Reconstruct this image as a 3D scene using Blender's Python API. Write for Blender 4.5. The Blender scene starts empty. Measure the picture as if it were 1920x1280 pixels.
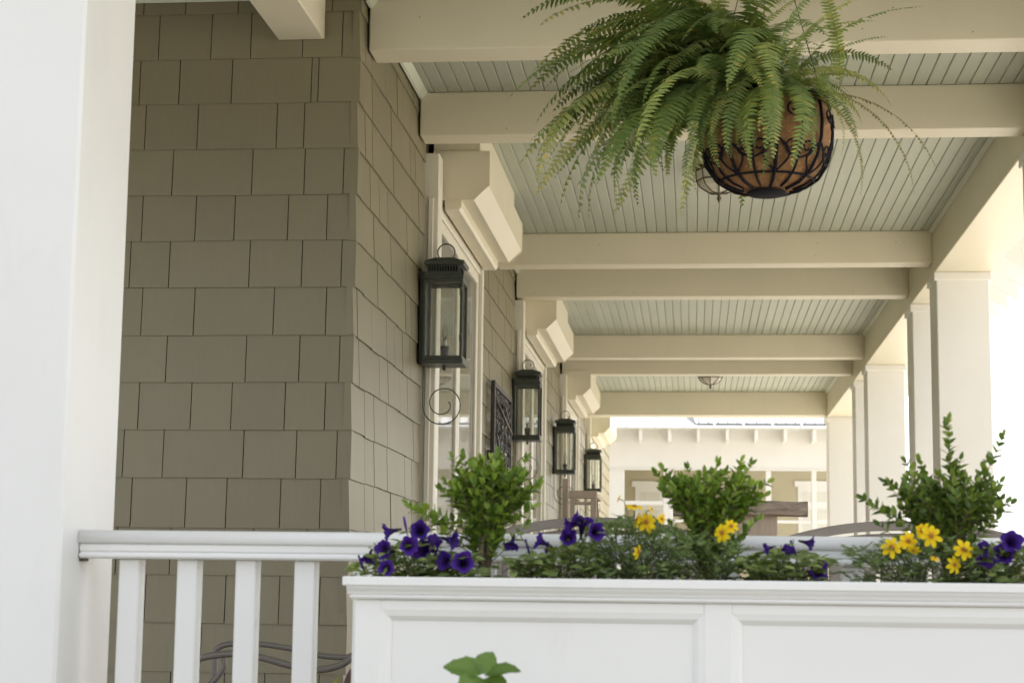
import bpy, math, random
from mathutils import Vector, Matrix, Quaternion
R = math.radians
random.seed(7)
scene = bpy.context.scene
COL = scene.collection

# ------------------------------------------------------------------ camera
F_PX = 3391.9
YAW, PITCH, ROLL = R(-5.7993), R(7.9162), R(0.69662)
_f = Vector((math.sin(YAW)*math.cos(PITCH), math.cos(YAW)*math.cos(PITCH), math.sin(PITCH)))
_r = Vector((math.cos(YAW), -math.sin(YAW), 0))
_u = _r.cross(_f)
RIGHT = _r*math.cos(ROLL) + _u*math.sin(ROLL)
UP = -_r*math.sin(ROLL) + _u*math.cos(ROLL)
FWD = _f
cd = bpy.data.cameras.new('camera')
cam = bpy.data.objects.new('camera', cd)
COL.objects.link(cam)
m = Matrix((RIGHT, UP, -FWD)).transposed().to_4x4()
cam.matrix_world = m
cd.sensor_width = 36
cd.lens = F_PX/1920*36
cd.clip_start = 0.05
cd.clip_end = 2000
cd.dof.use_dof = True
cd.dof.focus_distance = 6.6
cd.dof.aperture_fstop = 8.0
scene.camera = cam

# ------------------------------------------------------------------ sky, sun, exposure
SUN_EL, SUN_AZ = R(58), R(38)          # azimuth measured from +Y towards +X
w = bpy.data.worlds.new('World')
scene.world = w
w.use_nodes = True
nt = w.node_tree
sky = nt.nodes.new('ShaderNodeTexSky')
sky.sky_type = 'NISHITA'
sky.sun_disc = False
sky.sun_elevation = SUN_EL
sky.sun_rotation = SUN_AZ
sky.air_density = 1.0
sky.dust_density = 2.5
sky.ozone_density = 0.6
hs = nt.nodes.new('ShaderNodeHueSaturation')
hs.inputs['Saturation'].default_value = 0.24
nt.links.new(sky.outputs[0], hs.inputs['Color'])
bg = nt.nodes['Background']
bg.inputs['Strength'].default_value = 0.15
nt.links.new(hs.outputs[0], bg.inputs['Color'])
sl = bpy.data.lights.new('sun', 'SUN')
sl.energy = 5.0
sl.angle = R(0.53)
sl.color = (1.0, 0.94, 0.84)
sun = bpy.data.objects.new('sun', sl)
COL.objects.link(sun)
sdir = Vector((math.sin(SUN_AZ)*math.cos(SUN_EL), math.cos(SUN_AZ)*math.cos(SUN_EL), math.sin(SUN_EL)))
sun.rotation_euler = sdir.to_track_quat('Z', 'Y').to_euler()
sun.location = (6, 4, 12)
vs = scene.view_settings
vs.view_transform = 'Standard'
vs.look = 'None'
vs.gamma = 1.0
vs.exposure = 1.47
scene.render.engine = 'CYCLES'
cy = scene.cycles
cy.use_denoising = True
cy.max_bounces = 10
cy.diffuse_bounces = 7
cy.glossy_bounces = 4
cy.transmission_bounces = 6
cy.transparent_max_bounces = 16
cy.sample_clamp_indirect = 8
cy.caustics_reflective = False
cy.caustics_refractive = False

# ------------------------------------------------------------------ measuring helpers
def ray(x, y):
    return RIGHT*((x-960)/F_PX) + UP*(-(y-640)/F_PX) + FWD
def atY(x, y, Y):
    r = ray(x, y); return r*(Y/r.y)
def atX(x, y, X):
    r = ray(x, y); return r*(X/r.x)

# ------------------------------------------------------------------ materials
def newmat(name):
    mt = bpy.data.materials.new(name)
    mt.use_nodes = True
    t = mt.node_tree
    return mt, t, t.nodes['Principled BSDF']
def nd(t, kind, **kw):
    n = t.nodes.new(kind)
    for k, v in kw.items():
        setattr(n, k, v)
    return n
def coords(t, scale, which='pos'):
    mp = nd(t, 'ShaderNodeMapping')
    mp.inputs['Scale'].default_value = scale
    if which == 'pos':
        g = nd(t, 'ShaderNodeNewGeometry'); t.links.new(g.outputs['Position'], mp.inputs['Vector'])
    else:
        g = nd(t, 'ShaderNodeTexCoord'); t.links.new(g.outputs['Object'], mp.inputs['Vector'])
    return mp.outputs[0]
def noise(t, vec, scale, detail=3, rough=0.55):
    n = nd(t, 'ShaderNodeTexNoise')
    n.inputs['Scale'].default_value = scale
    n.inputs['Detail'].default_value = detail
    n.inputs['Roughness'].default_value = rough
    t.links.new(vec, n.inputs['Vector'])
    return n.outputs['Fac']
def ramp(t, fac, stops):
    r = nd(t, 'ShaderNodeValToRGB')
    e = r.color_ramp.elements
    while len(e) < len(stops): e.new(0.5)
    for k, (p, c) in enumerate(stops):
        e[k].position = p; e[k].color = (*c, 1)
    t.links.new(fac, r.inputs[0])
    return r.outputs[0]
def bump(t, b, fac, strength, dist):
    n = nd(t, 'ShaderNodeBump')
    n.inputs['Strength'].default_value = strength
    n.inputs['Distance'].default_value = dist
    t.links.new(fac, n.inputs['Height'])
    t.links.new(n.outputs[0], b.inputs['Normal'])
def mixc(t, fac, a, b_, mode='MIX'):
    n = nd(t, 'ShaderNodeMix', data_type='RGBA', blend_type=mode)
    if isinstance(fac, float): n.inputs[0].default_value = fac
    else: t.links.new(fac, n.inputs[0])
    for i, v in ((6, a), (7, b_)):
        if isinstance(v, tuple): n.inputs[i].default_value = (*v, 1)
        else: t.links.new(v, n.inputs[i])
    return n.outputs[2]
def scalec(c, k): return tuple(min(1, v*k) for v in c)

def paint(name, c, rough=0.45, var=0.05, stretch=(1, 1, 1), nscale=2.2, bumpd=0.0006, dirt=0.0, objrand=0.0):
    """brushed paint: slow tone drift, faint brush marks, a little grime"""
    mt, t, b = newmat(name)
    v = coords(t, stretch)
    n1 = noise(t, v, nscale, 4)
    col = ramp(t, n1, [(0.3, scalec(c, 1-var)), (0.7, scalec(c, 1+var))])
    if dirt:
        n2 = noise(t, coords(t, (1, 1, 0.35)), 5.5, 6, 0.7)
        f = nd(t, 'ShaderNodeMapRange')
        f.inputs[1].default_value = 0.56; f.inputs[2].default_value = 0.8
        f.inputs[3].default_value = 0; f.inputs[4].default_value = dirt
        t.links.new(n2, f.inputs[0])
        col = mixc(t, f.outputs[0], col, (0.30, 0.27, 0.21))
    if objrand:
        oi = nd(t, 'ShaderNodeObjectInfo')
        rr = ramp(t, oi.outputs['Random'], [(0, (1-objrand,)*3), (1, (1+objrand*0.5,)*3)])
        col = mixc(t, 1.0, col, rr, 'MULTIPLY')
    t.links.new(col, b.inputs['Base Color'])
    n3 = noise(t, coords(t, stretch), 60, 3)
    rg = nd(t, 'ShaderNodeMapRange')
    rg.inputs[3].default_value = rough-0.08; rg.inputs[4].default_value = rough+0.1
    t.links.new(n3, rg.inputs[0]); t.links.new(rg.outputs[0], b.inputs['Roughness'])
    bump(t, b, n3, 0.35, bumpd)
    return mt

M = {}
M['white'] = paint('white_paint', (0.80, 0.80, 0.785), 0.42, 0.025, dirt=0.10)
M['cream'] = paint('cream_trim_paint', (0.70, 0.65, 0.51), 0.42, 0.03, dirt=0.06)
M['column'] = paint('column_paint', (0.75, 0.745, 0.72), 0.45, 0.025, dirt=0.07)
M['ceiling'] = paint('ceiling_paint', (0.43, 0.455, 0.38), 0.5, 0.04, stretch=(3, 0.4, 3), objrand=0.06)
M['doortrim'] = paint('door_trim_paint', (0.73, 0.70, 0.61), 0.42, 0.03, dirt=0.06)
M['trimgreen'] = paint('cove_paint', (0.60, 0.63, 0.53), 0.5, 0.03)
def shingle_mat():
    mt, t, b = newmat('shingle_paint')
    oi = nd(t, 'ShaderNodeObjectInfo')
    c = (0.205, 0.180, 0.113)
    base = ramp(t, oi.outputs['Random'], [(0, scalec(c, 0.95)), (0.5, c), (1, scalec(c, 1.06))])
    g = noise(t, coords(t, (14, 14, 1.1)), 7, 6, 0.65)
    gr = ramp(t, g, [(0.25, (0.95,)*3), (0.75, (1.035,)*3)])
    col = mixc(t, 1.0, base, gr, 'MULTIPLY')
    s = noise(t, coords(t, (1, 1, 1)), 1.7, 4)
    col = mixc(t, 1.0, col, ramp(t, s, [(0.3, (0.95,)*3), (0.7, (1.04,)*3)]), 'MULTIPLY')
    t.links.new(col, b.inputs['Base Color'])
    b.inputs['Roughness'].default_value = 0.40
    bump(t, b, g, 0.3, 0.0010)
    return mt
M['shingle'] = shingle_mat()
M['sheath'] = paint('sheathing', (0.10, 0.085, 0.055), 0.8, 0.1)
def simple(name, c, rough=0.5, metal=0.0, var=0.12, nscale=8, bumpd=0.001, stretch=(1, 1, 1), spec=0.5):
    mt, t, b = newmat(name)
    n = noise(t, coords(t, stretch), nscale, 5, 0.62)
    t.links.new(ramp(t, n, [(0.28, scalec(c, 1-var)), (0.72, scalec(c, 1+var))]), b.inputs['Base Color'])
    b.inputs['Roughness'].default_value = rough
    b.inputs['Metallic'].default_value = metal
    b.inputs['Specular IOR Level'].default_value = spec
    bump(t, b, n, 0.5, bumpd)
    return mt
M['verdigris'] = simple('dark_green_iron', (0.045, 0.054, 0.043), 0.42, 0.0, 0.35, 18, 0.0006)
M['iron'] = simple('black_iron', (0.032, 0.028, 0.027), 0.5, 0.0, 0.3, 20, 0.0008)
M['ironblue'] = simple('basket_iron', (0.012, 0.012, 0.017), 0.7, 0.0, 0.3, 20, 0.0005, spec=0.08)
M['bronze'] = simple('bronze_fitting', (0.10, 0.075, 0.045), 0.45, 0.2, 0.25, 20)
M['frosted'] = simple('frosted_lamp_glass', (0.62, 0.60, 0.52), 0.3, 0, 0.05, 6, 0.0003)
M['soil'] = simple('potting_soil', (0.045, 0.032, 0.022), 0.95, 0, 0.4, 60, 0.008)
M['greymetal'] = simple('grey_powder_coat', (0.155, 0.14, 0.125), 0.4, 0.0, 0.1, 12, 0.0005)
M['tablegrey'] = simple('grey_weathered_slats', (0.23, 0.205, 0.18), 0.55, 0, 0.12, 10, 0.001, (1, 6, 6))
M['taupewood'] = simple('taupe_wood', (0.40, 0.32, 0.25), 0.6, 0, 0.14, 9, 0.001, (8, 8, 1))
M['weathered'] = simple('weathered_timber', (0.26, 0.21, 0.17), 0.85, 0, 0.42, 14, 0.005, (1, 5, 6))
M['deck'] = simple('deck_boards', (0.25, 0.22, 0.17), 0.6, 0, 0.14, 6, 0.001, (8, 0.6, 1))
M['ground'] = simple('sandy_paving', (0.45, 0.425, 0.375), 0.9, 0, 0.12, 1.4, 0.004)
M['bouncecut'] = simple('bounce_cut_ground', (0.12, 0.115, 0.10), 0.9, 0, 0.15, 3, 0.004)
M['roofshingle'] = simple('roof_covering', (0.20, 0.19, 0.18), 0.85, 0, 0.15, 9, 0.004)
M['whitemetal'] = simple('white_metal_roof', (0.72, 0.73, 0.73), 0.35, 0, 0.03, 3, 0.0004)
M['shaderoof'] = simple('painted_roof_shade', (0.27, 0.285, 0.30), 0.45, 0.0, 0.06, 3, 0.0004)  # grey stands in for shade cast on the white metal roof
M['farwhite'] = paint('neighbour_paint', (0.70, 0.69, 0.66), 0.5, 0.02, dirt=0.05)
M['farolive'] = paint('neighbour_porch_wall', (0.40, 0.36, 0.245), 0.6, 0.04)
M['curtain'] = simple('white_blind', (0.62, 0.61, 0.55), 0.8, 0, 0.05, 4, 0.0005, (6, 6, 0.3))
M['darkgap'] = simple('dark_backing', (0.03, 0.028, 0.025), 0.7)  # near-black backing seen between casings and door leaves
M['slot'] = simple('vent_opening', (0.003, 0.003, 0.003), 0.9, spec=0.0)
M['candle'] = simple('candle_sleeve', (0.55, 0.53, 0.46), 0.4, 0, 0.04)
M['stem'] = simple('green_stem', (0.12, 0.15, 0.045), 0.6, 0, 0.2, 40, 0.0005)
M['twig'] = simple('shrub_twig', (0.17, 0.135, 0.085), 0.8, 0, 0.3, 60, 0.001)
M['rachis'] = simple('fern_rachis', (0.16, 0.13, 0.05), 0.6, 0, 0.2, 30, 0.0003)
def glass_mat(name, tint, f0=0.05, gain=1.0):
    mt = bpy.data.materials.new(name); mt.use_nodes = True
    t = mt.node_tree; t.nodes.clear()
    o = nd(t, 'ShaderNodeOutputMaterial'); mx = nd(t, 'ShaderNodeMixShader')
    tr = nd(t, 'ShaderNodeBsdfTransparent'); tr.inputs[0].default_value = (*tint, 1)
    gl = nd(t, 'ShaderNodeBsdfGlossy'); gl.inputs['Roughness'].default_value = 0.02
    fr = nd(t, 'ShaderNodeFresnel'); fr.inputs['IOR'].default_value = 1.5
    t.links.new(fr.outputs[0], mx.inputs[0]); t.links.new(tr.outputs[0], mx.inputs[1]); t.links.new(gl.outputs[0], mx.inputs[2])
    t.links.new(mx.outputs[0], o.inputs[0])
    return mt
M['glass'] = glass_mat('window_glass', (0.92, 0.95, 0.94))
M['clear'] = glass_mat('lantern_glass', (0.97, 0.98, 0.96))
def dusty(mt, amount):
    t = mt.node_tree; o = t.nodes['Material Output']; src = o.inputs[0].links[0].from_socket
    df = nd(t, 'ShaderNodeBsdfDiffuse'); df.inputs[0].default_value = (0.72, 0.70, 0.62, 1)
    n = noise(t, coords(t, (1, 1, 0.5)), 26, 5, 0.65)
    mr = nd(t, 'ShaderNodeMapRange'); mr.inputs[1].default_value = .3; mr.inputs[2].default_value = .8
    mr.inputs[3].default_value = amount*.5; mr.inputs[4].default_value = amount*1.7
    t.links.new(n, mr.inputs[0])
    mx = nd(t, 'ShaderNodeMixShader'); t.links.new(mr.outputs[0], mx.inputs[0])
    t.links.new(src, mx.inputs[1]); t.links.new(df.outputs[0], mx.inputs[2]); t.links.new(mx.outputs[0], o.inputs[0])
dusty(M['clear'], 0.06); dusty(M['glass'], 0.10)
def leafmat(name, cols, rough=0.45, trans=0.3, spec=0.4):
    """leaf tone differs from leaf to leaf; part of the light passes through"""
    mt, t, b = newmat(name)
    g = nd(t, 'ShaderNodeNewGeometry')
    oi = nd(t, 'ShaderNodeObjectInfo')
    ad = nd(t, 'ShaderNodeMath', operation='ADD'); fr = nd(t, 'ShaderNodeMath', operation='FRACT')
    t.links.new(g.outputs['Random Per Island'], ad.inputs[0]); t.links.new(oi.outputs['Random'], ad.inputs[1])
    t.links.new(ad.outputs[0], fr.inputs[0])
    k = len(cols)
    col = ramp(t, fr.outputs[0], [(i/(k-1), c) for i, c in enumerate(cols)])
    t.links.new(col, b.inputs['Base Color'])
    b.inputs['Roughness'].default_value = rough
    b.inputs['Specular IOR Level'].default_value = spec
    tl = nd(t, 'ShaderNodeBsdfTranslucent')
    tc = mixc(t, 1.0, col, (1.25, 1.25, 0.55), 'MULTIPLY')
    t.links.new(tc, tl.inputs[0])
    mx = nd(t, 'ShaderNodeMixShader'); mx.inputs[0].default_value = trans
    out = t.nodes['Material Output']
    t.links.new(b.outputs[0], mx.inputs[1]); t.links.new(tl.outputs[0], mx.inputs[2]); t.links.new(mx.outputs[0], out.inputs[0])
    return mt
M['box'] = leafmat('boxwood_leaf', [(0.08, 0.145, 0.025), (0.145, 0.24, 0.036), (0.22, 0.33, 0.05), (0.33, 0.43, 0.075)], 0.4, 0.3)
M['boxdark'] = leafmat('boxwood_leaf_mature', [(0.07, 0.12, 0.028), (0.115, 0.19, 0.04), (0.18, 0.265, 0.05), (0.28, 0.355, 0.075)], 0.4, 0.28)
M['petleaf'] = leafmat('petunia_leaf', [(0.13, 0.175, 0.055), (0.21, 0.275, 0.09), (0.30, 0.37, 0.135)], 0.6, 0.3)
M['bidleaf'] = leafmat('feathery_leaf', [(0.125, 0.185, 0.065), (0.19, 0.265, 0.10), (0.26, 0.34, 0.13)], 0.6, 0.3)
M['hydleaf'] = leafmat('hydrangea_leaf', [(0.09, 0.16, 0.035), (0.13, 0.22, 0.05), (0.16, 0.26, 0.05)], 0.45, 0.35)
M['chartleaf'] = leafmat('yellow_green_leaf', [(0.28, 0.32, 0.05), (0.36, 0.38, 0.08)], 0.5, 0.35)
M['mauveleaf'] = leafmat('mauve_leaf', [(0.13, 0.085, 0.085), (0.16, 0.10, 0.10)], 0.6, 0.2)
def fernmat():
    mt, t, b = newmat('fern_leaflets')
    g = nd(t, 'ShaderNodeNewGeometry'); oi = nd(t, 'ShaderNodeObjectInfo')
    c = ramp(t, oi.outputs['Random'], [(0, (0.105, 0.165, 0.058)), (0.4, (0.165, 0.235, 0.085)), (0.75, (0.235, 0.305, 0.12)), (1, (0.35, 0.38, 0.155))])
    c2 = mixc(t, 1.0, c, ramp(t, g.outputs['Random Per Island'], [(0, (0.8, 0.82, 0.75)), (0.9, (1.12, 1.1, 1.0)), (1.0, (1.6, 1.15, 0.9))]), 'MULTIPLY')
    t.links.new(c2, b.inputs['Base Color'])
    b.inputs['Roughness'].default_value = 0.5
    b.inputs['Specular IOR Level'].default_value = 0.3
    tl = nd(t, 'ShaderNodeBsdfTranslucent')
    t.links.new(mixc(t, 1.0, c2, (1.3, 1.3, 0.5), 'MULTIPLY'), tl.inputs[0])
    mx = nd(t, 'ShaderNodeMixShader'); mx.inputs[0].default_value = 0.33
    t.links.new(b.outputs[0], mx.inputs[1]); t.links.new(tl.outputs[0], mx.inputs[2])
    t.links.new(mx.outputs[0], t.nodes['Material Output'].inputs[0])
    return mt
M['fern'] = fernmat()
M['ferndry'] = leafmat('fern_dry_leaflets', [(0.13, 0.085, 0.03), (0.22, 0.23, 0.07), (0.28, 0.30, 0.09), (0.18, 0.11, 0.045)], 0.7, 0.3)
def petalmat(name, inner, mid, outer, rad, rough=0.6, trans=0.25):
    mt, t, b = newmat(name)
    tc = nd(t, 'ShaderNodeTexCoord'); sp = nd(t, 'ShaderNodeSeparateXYZ'); t.links.new(tc.outputs['Object'], sp.inputs[0])
    cb = nd(t, 'ShaderNodeCombineXYZ'); t.links.new(sp.outputs[0], cb.inputs[0]); t.links.new(sp.outputs[1], cb.inputs[1])
    ln = nd(t, 'ShaderNodeVectorMath', operation='LENGTH'); t.links.new(cb.outputs[0], ln.inputs[0])
    dv = nd(t, 'ShaderNodeMath', operation='DIVIDE'); t.links.new(ln.outputs['Value'], dv.inputs[0]); dv.inputs[1].default_value = rad
    c = ramp(t, dv.outputs[0], [(0.15, inner), (0.5, mid), (0.95, outer)])
    oi = nd(t, 'ShaderNodeObjectInfo')
    c = mixc(t, 1.0, c, ramp(t, oi.outputs['Random'], [(0, (0.75, 0.8, 0.8)), (1, (1.15, 1.05, 1.1))]), 'MULTIPLY')
    t.links.new(c, b.inputs['Base Color']); b.inputs['Roughness'].default_value = rough
    b.inputs['Specular IOR Level'].default_value = 0.25
    tl = nd(t, 'ShaderNodeBsdfTranslucent'); t.links.new(c, tl.inputs[0])
    mx = nd(t, 'ShaderNodeMixShader'); mx.inputs[0].default_value = trans
    t.links.new(b.outputs[0], mx.inputs[1]); t.links.new(tl.outputs[0], mx.inputs[2])
    t.links.new(mx.outputs[0], t.nodes['Material Output'].inputs[0])
    return mt
M['purple'] = petalmat('violet_petals', (0.012, 0.004, 0.035), (0.030, 0.006, 0.13), (0.060, 0.014, 0.25), 0.026)
M['yellow'] = petalmat('yellow_petals', (0.70, 0.36, 0.005), (0.84, 0.60, 0.008), (0.88, 0.68, 0.012), 0.02)
M['browneye'] = simple('flower_eye', (0.28, 0.13, 0.015), 0.9, 0, 0.4, 300, 0.001)
def coirmat():
    mt, t, b = newmat('coir_liner')
    n1 = noise(t, coords(t, (1, 1, 1)), 22, 6, 0.7)
    n2 = noise(t, coords(t, (1, 1, 3)), 130, 4, 0.7)
    w2 = nd(t, 'ShaderNodeTexWave'); w2.inputs['Scale'].default_value = 70; w2.inputs['Distortion'].default_value = 30; w2.inputs['Detail'].default_value = 4
    t.links.new(coords(t, (1, 1, 1)), w2.inputs['Vector'])
    c = ramp(t, n1, [(0.3, (0.17, 0.08, 0.030)), (0.5, (0.33, 0.165, 0.062)), (0.72, (0.50, 0.28, 0.12))])
    c = mixc(t, 0.35, c, ramp(t, w2.outputs['Fac'], [(0, (0.20, 0.09, 0.032)), (1, (0.56, 0.32, 0.14))]))
    t.links.new(c, b.inputs['Base Color']); b.inputs['Roughness'].default_value = 0.95
    ad = nd(t, 'ShaderNodeMath', operation='ADD'); t.links.new(n2, ad.inputs[0]); t.links.new(w2.outputs['Fac'], ad.inputs[1])
    bump(t, b, ad.outputs[0], 0.8, 0.003)
    return mt
M['coir'] = coirmat()

# ------------------------------------------------------------------ mesh helpers
class MB:
    def __init__(s): s.v = []; s.f = []; s.mi = []
    def add(s, vs, fs, mi=0):
        o = len(s.v); s.v += [tuple(p) for p in vs]
        for f in fs: s.f.append(tuple(i+o for i in f)); s.mi.append(mi)
        return s
    def box(s, x0, y0, z0, x1, y1, z1, b=0.0, mi=0):
        x0, x1 = min(x0, x1), max(x0, x1); y0, y1 = min(y0, y1), max(y0, y1); z0, z1 = min(z0, z1), max(z0, z1)
        if b <= 0:
            vs = [(x, y, z) for x in (x0, x1) for y in (y0, y1) for z in (z0, z1)]
            return s.add(vs, [(0, 1, 3, 2), (4, 6, 7, 5), (0, 4, 5, 1), (2, 3, 7, 6), (0, 2, 6, 4), (1, 5, 7, 3)], mi)
        b = min(b, (x1-x0)*.45, (y1-y0)*.45, (z1-z0)*.45)
        vs = []; idx = {}
        for i, (x, sx) in enumerate(((x0, 1), (x1, -1))):
            for j, (y, sy) in enumerate(((y0, 1), (y1, -1))):
                for k, (z, sz) in enumerate(((z0, 1), (z1, -1))):
                    for a in range(3):
                        p = [x+sx*b, y+sy*b, z+sz*b]; p[a] = (x, y, z)[a]
                        idx[i, j, k, a] = len(vs); vs.append(p)
        fs = []
        I = lambda i, j, k, a: idx[i, j, k, a]
        for e in (0, 1):
            fs.append((I(e,0,0,0), I(e,1,0,0), I(e,1,1,0), I(e,0,1,0)) if e else (I(e,0,0,0), I(e,0,1,0), I(e,1,1,0), I(e,1,0,0)))
            fs.append((I(0,e,0,1), I(0,e,1,1), I(1,e,1,1), I(1,e,0,1)) if e else (I(0,e,0,1), I(1,e,0,1), I(1,e,1,1), I(0,e,1,1)))
            fs.append((I(0,0,e,2), I(1,0,e,2), I(1,1,e,2), I(0,1,e,2)) if e else (I(0,0,e,2), I(0,1,e,2), I(1,1,e,2), I(1,0,e,2)))
        for p in (0, 1):
            for q in (0, 1):
                fs.append((I(0,p,q,1), I(1,p,q,1), I(1,p,q,2), I(0,p,q,2)))
                fs.append((I(p,0,q,0), I(p,1,q,0), I(p,1,q,2), I(p,0,q,2)))
                fs.append((I(p,q,0,0), I(p,q,1,0), I(p,q,1,1), I(p,q,0,1)))
                for r in (0, 1): fs.append((I(p,q,r,0), I(p,q,r,1), I(p,q,r,2)))
        return s.add(vs, fs, mi)
    def prism(s, prof, axis, a0, a1, mi=0):
        """closed profile extruded along an axis: 'y' takes (x,z), 'x' takes (y,z), 'z' takes (x,y)"""
        n = len(prof)
        def P(p, a):
            return {'y': (p[0], a, p[1]), 'x': (a, p[0], p[1]), 'z': (p[0], p[1], a)}[axis]
        vs = [P(p, a0) for p in prof] + [P(p, a1) for p in prof]
        fs = [(i, (i+1) % n, n+(i+1) % n, n+i) for i in range(n)] + [tuple(range(n))[::-1], tuple(range(n, 2*n))]
        return s.add(vs, fs, mi)
    def tube(s, pts, r, seg=8, mi=0, closed=False, cap=True):
        pts = [Vector(p) for p in pts]; n = len(pts)
        rs = r if isinstance(r, (list, tuple)) else [r]*n
        vs = []; ref = None
        for i, p in enumerate(pts):
            if closed: d = pts[(i+1) % n]-pts[i-1]
            else: d = pts[min(i+1, n-1)]-pts[max(i-1, 0)]
            if d.length < 1e-9: d = Vector((0, 0, 1))
            d.normalize()
            if ref is None:
                ref = d.orthogonal().normalized()
            ref = (ref-d*ref.dot(d))
            ref = ref.normalized() if ref.length > 1e-6 else d.orthogonal().normalized()
            q = d.cross(ref)
            for k in range(seg):
                a = 2*math.pi*k/seg
                vs.append(p+(ref*math.cos(a)+q*math.sin(a))*rs[i])
        fs = []
        for i in range(n if closed else n-1):
            j = (i+1) % n
            for k in range(seg):
                l = (k+1) % seg
                fs.append((i*seg+k, i*seg+l, j*seg+l, j*seg+k))
        if cap and not closed:
            fs.append(tuple(range(seg))[::-1]); fs.append(tuple(range((n-1)*seg, n*seg)))
        return s.add(vs, fs, mi)
    def lathe(s, prof, c=(0, 0, 0), seg=24, mi=0, caps=True):
        c = Vector(c); vs = []
        for r, z in prof:
            for k in range(seg):
                a = 2*math.pi*k/seg
                vs.append((c.x+r*math.cos(a), c.y+r*math.sin(a), c.z+z))
        fs = []
        for i in range(len(prof)-1):
            for k in range(seg):
                l = (k+1) % seg
                fs.append((i*seg+k, i*seg+l, (i+1)*seg+l, (i+1)*seg+k))
        if caps:
            fs.append(tuple(range(seg))[::-1]); fs.append(tuple(range((len(prof)-1)*seg, len(prof)*seg)))
        return s.add(vs, fs, mi)
    def leaf(s, base, d, nrm, ln, wd, fold=0.15, curl=0.2, mi=0, fine=False):
        """pointed oval leaf folded on its midrib"""
        d = d.normalized(); side = d.cross(nrm)
        side = side.normalized() if side.length > 1e-6 else d.orthogonal().normalized()
        up = side.cross(d).normalized()
        prof = [(0, .08), (.2, .72), (.45, 1), (.72, .72), (1, 0)] if fine else [(0, .1), (.35, .95), (.7, .75), (1, 0)]
        vs = []; fs = []
        for t, wv in prof:
            c = base+d*(ln*t)-up*(curl*ln*t*t)
            h = wd*.5*wv
            vs += [c+side*h+up*(fold*h), c, c-side*h+up*(fold*h)]
        for i in range(len(prof)-1):
            a = i*3
            fs += [(a, a+1, a+4, a+3), (a+1, a+2, a+5, a+4)]
        return s.add(vs, fs, mi)
    def mesh(s, name, mats, smooth=False):
        me = bpy.data.meshes.new(name)
        me.from_pydata(s.v, [], s.f)
        mats = mats if isinstance(mats, (list, tuple)) else [mats]
        for x in mats: me.materials.append(M[x])
        if len(mats) > 1: me.polygons.foreach_set('material_index', s.mi)
        if smooth: me.polygons.foreach_set('use_smooth', [True]*len(me.polygons))
        me.update()
        return me
    def build(s, name, mats, parent=None, smooth=False):
        return link(name, s.mesh(name, mats, smooth), parent)
def link(name, me, parent=None, loc=None):
    o = bpy.data.objects.new(name, me)
    COL.objects.link(o)
    if parent is not None:
        o.parent = parent
        if parent.get('_w'): o.location = -Vector(parent.location)
    if loc is not None: o.location = loc
    return o
def tag(o, label, cat, group=None):
    o['label'] = label; o['category'] = cat
    if group: o['group'] = group
    return o
def struct(o): o['kind'] = 'structure'; return o
def stuff(o): o['kind'] = 'stuff'; return o
def thing(name, label, cat, loc=(0, 0, 0), group=None, world=True):
    """an Empty at the thing's base; with world=True its parts are modelled in world coordinates"""
    o = bpy.data.objects.new(name, None)
    o.empty_display_size = 0.1
    COL.objects.link(o)
    o.location = loc
    o['kind'] = 'thing'
    if world: o['_w'] = 1
    return tag(o, label, cat, group)
def copy_tree(o, parent=None):
    c = o.copy(); COL.objects.link(c)
    if parent is not None: c.parent = parent
    for ch in list(o.children): copy_tree(ch, c)
    return c

# ------------------------------------------------------------------ levels of the place (metres from the lens)
GZ = -1.52            # yard
DZ = -0.83            # porch deck
XW = -1.263           # shingled long wall
YF = 6.55             # shingled short wall facing the yard
XH = 1.48             # inner face of the header on the columns
ZC = 2.275            # ceiling boards
ZB = 2.07             # underside of cross beams
ZHD = 1.995           # underside of header
YEND = 20.75

# ------------------------------------------------------------------ ground and deck
g = MB(); g.add([(-300, -300, GZ), (300, -300, GZ), (300, 400, GZ), (-300, 400, GZ)], [(0, 1, 2, 3)])
struct(g.build('ground', 'ground'))
g = MB(); g.add([(-40, -40, GZ+.006), (12, -40, GZ+.006), (12, 3.2, GZ+.006), (-40, 3.2, GZ+.006)], [(0, 1, 2, 3)])
struct(g.build('bounce_cut_sheet', 'bouncecut'))  # unseen dark sheet, added to cut light bouncing in from the front
pf = struct(MB().box(-6, 3.55, GZ+.01, 1.95, 21.2, DZ-.03, .01).build('porch_floor', 'white'))
for i in range(29):
    x0 = -1.9+i*.133
    b = MB().box(x0, 3.5, DZ-.028, x0+.129, 21.25, DZ, .003).build('deck_board', 'deck', pf)

# ------------------------------------------------------------------ house with its shingles
house = thing('house', 'house clad in taupe painted shingles with cream trimmed glass doors', 'house', (-3.5, 12, DZ))
HY1 = 27.0
fw = MB().box(-5.6, YF+.002, GZ+.02, XW-.012, YF+.30, 2.27).build('front_wall', 'sheath', house)
sw = MB().box(-5.6, YF+.302, GZ+.02, XW-.014, HY1, 2.27).build('side_wall', 'sheath', house)
MB().box(-5.6, YF+.9, 2.5, XW-.4, HY1, 4.0).build('upper_wall', 'shingle', house)
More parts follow.
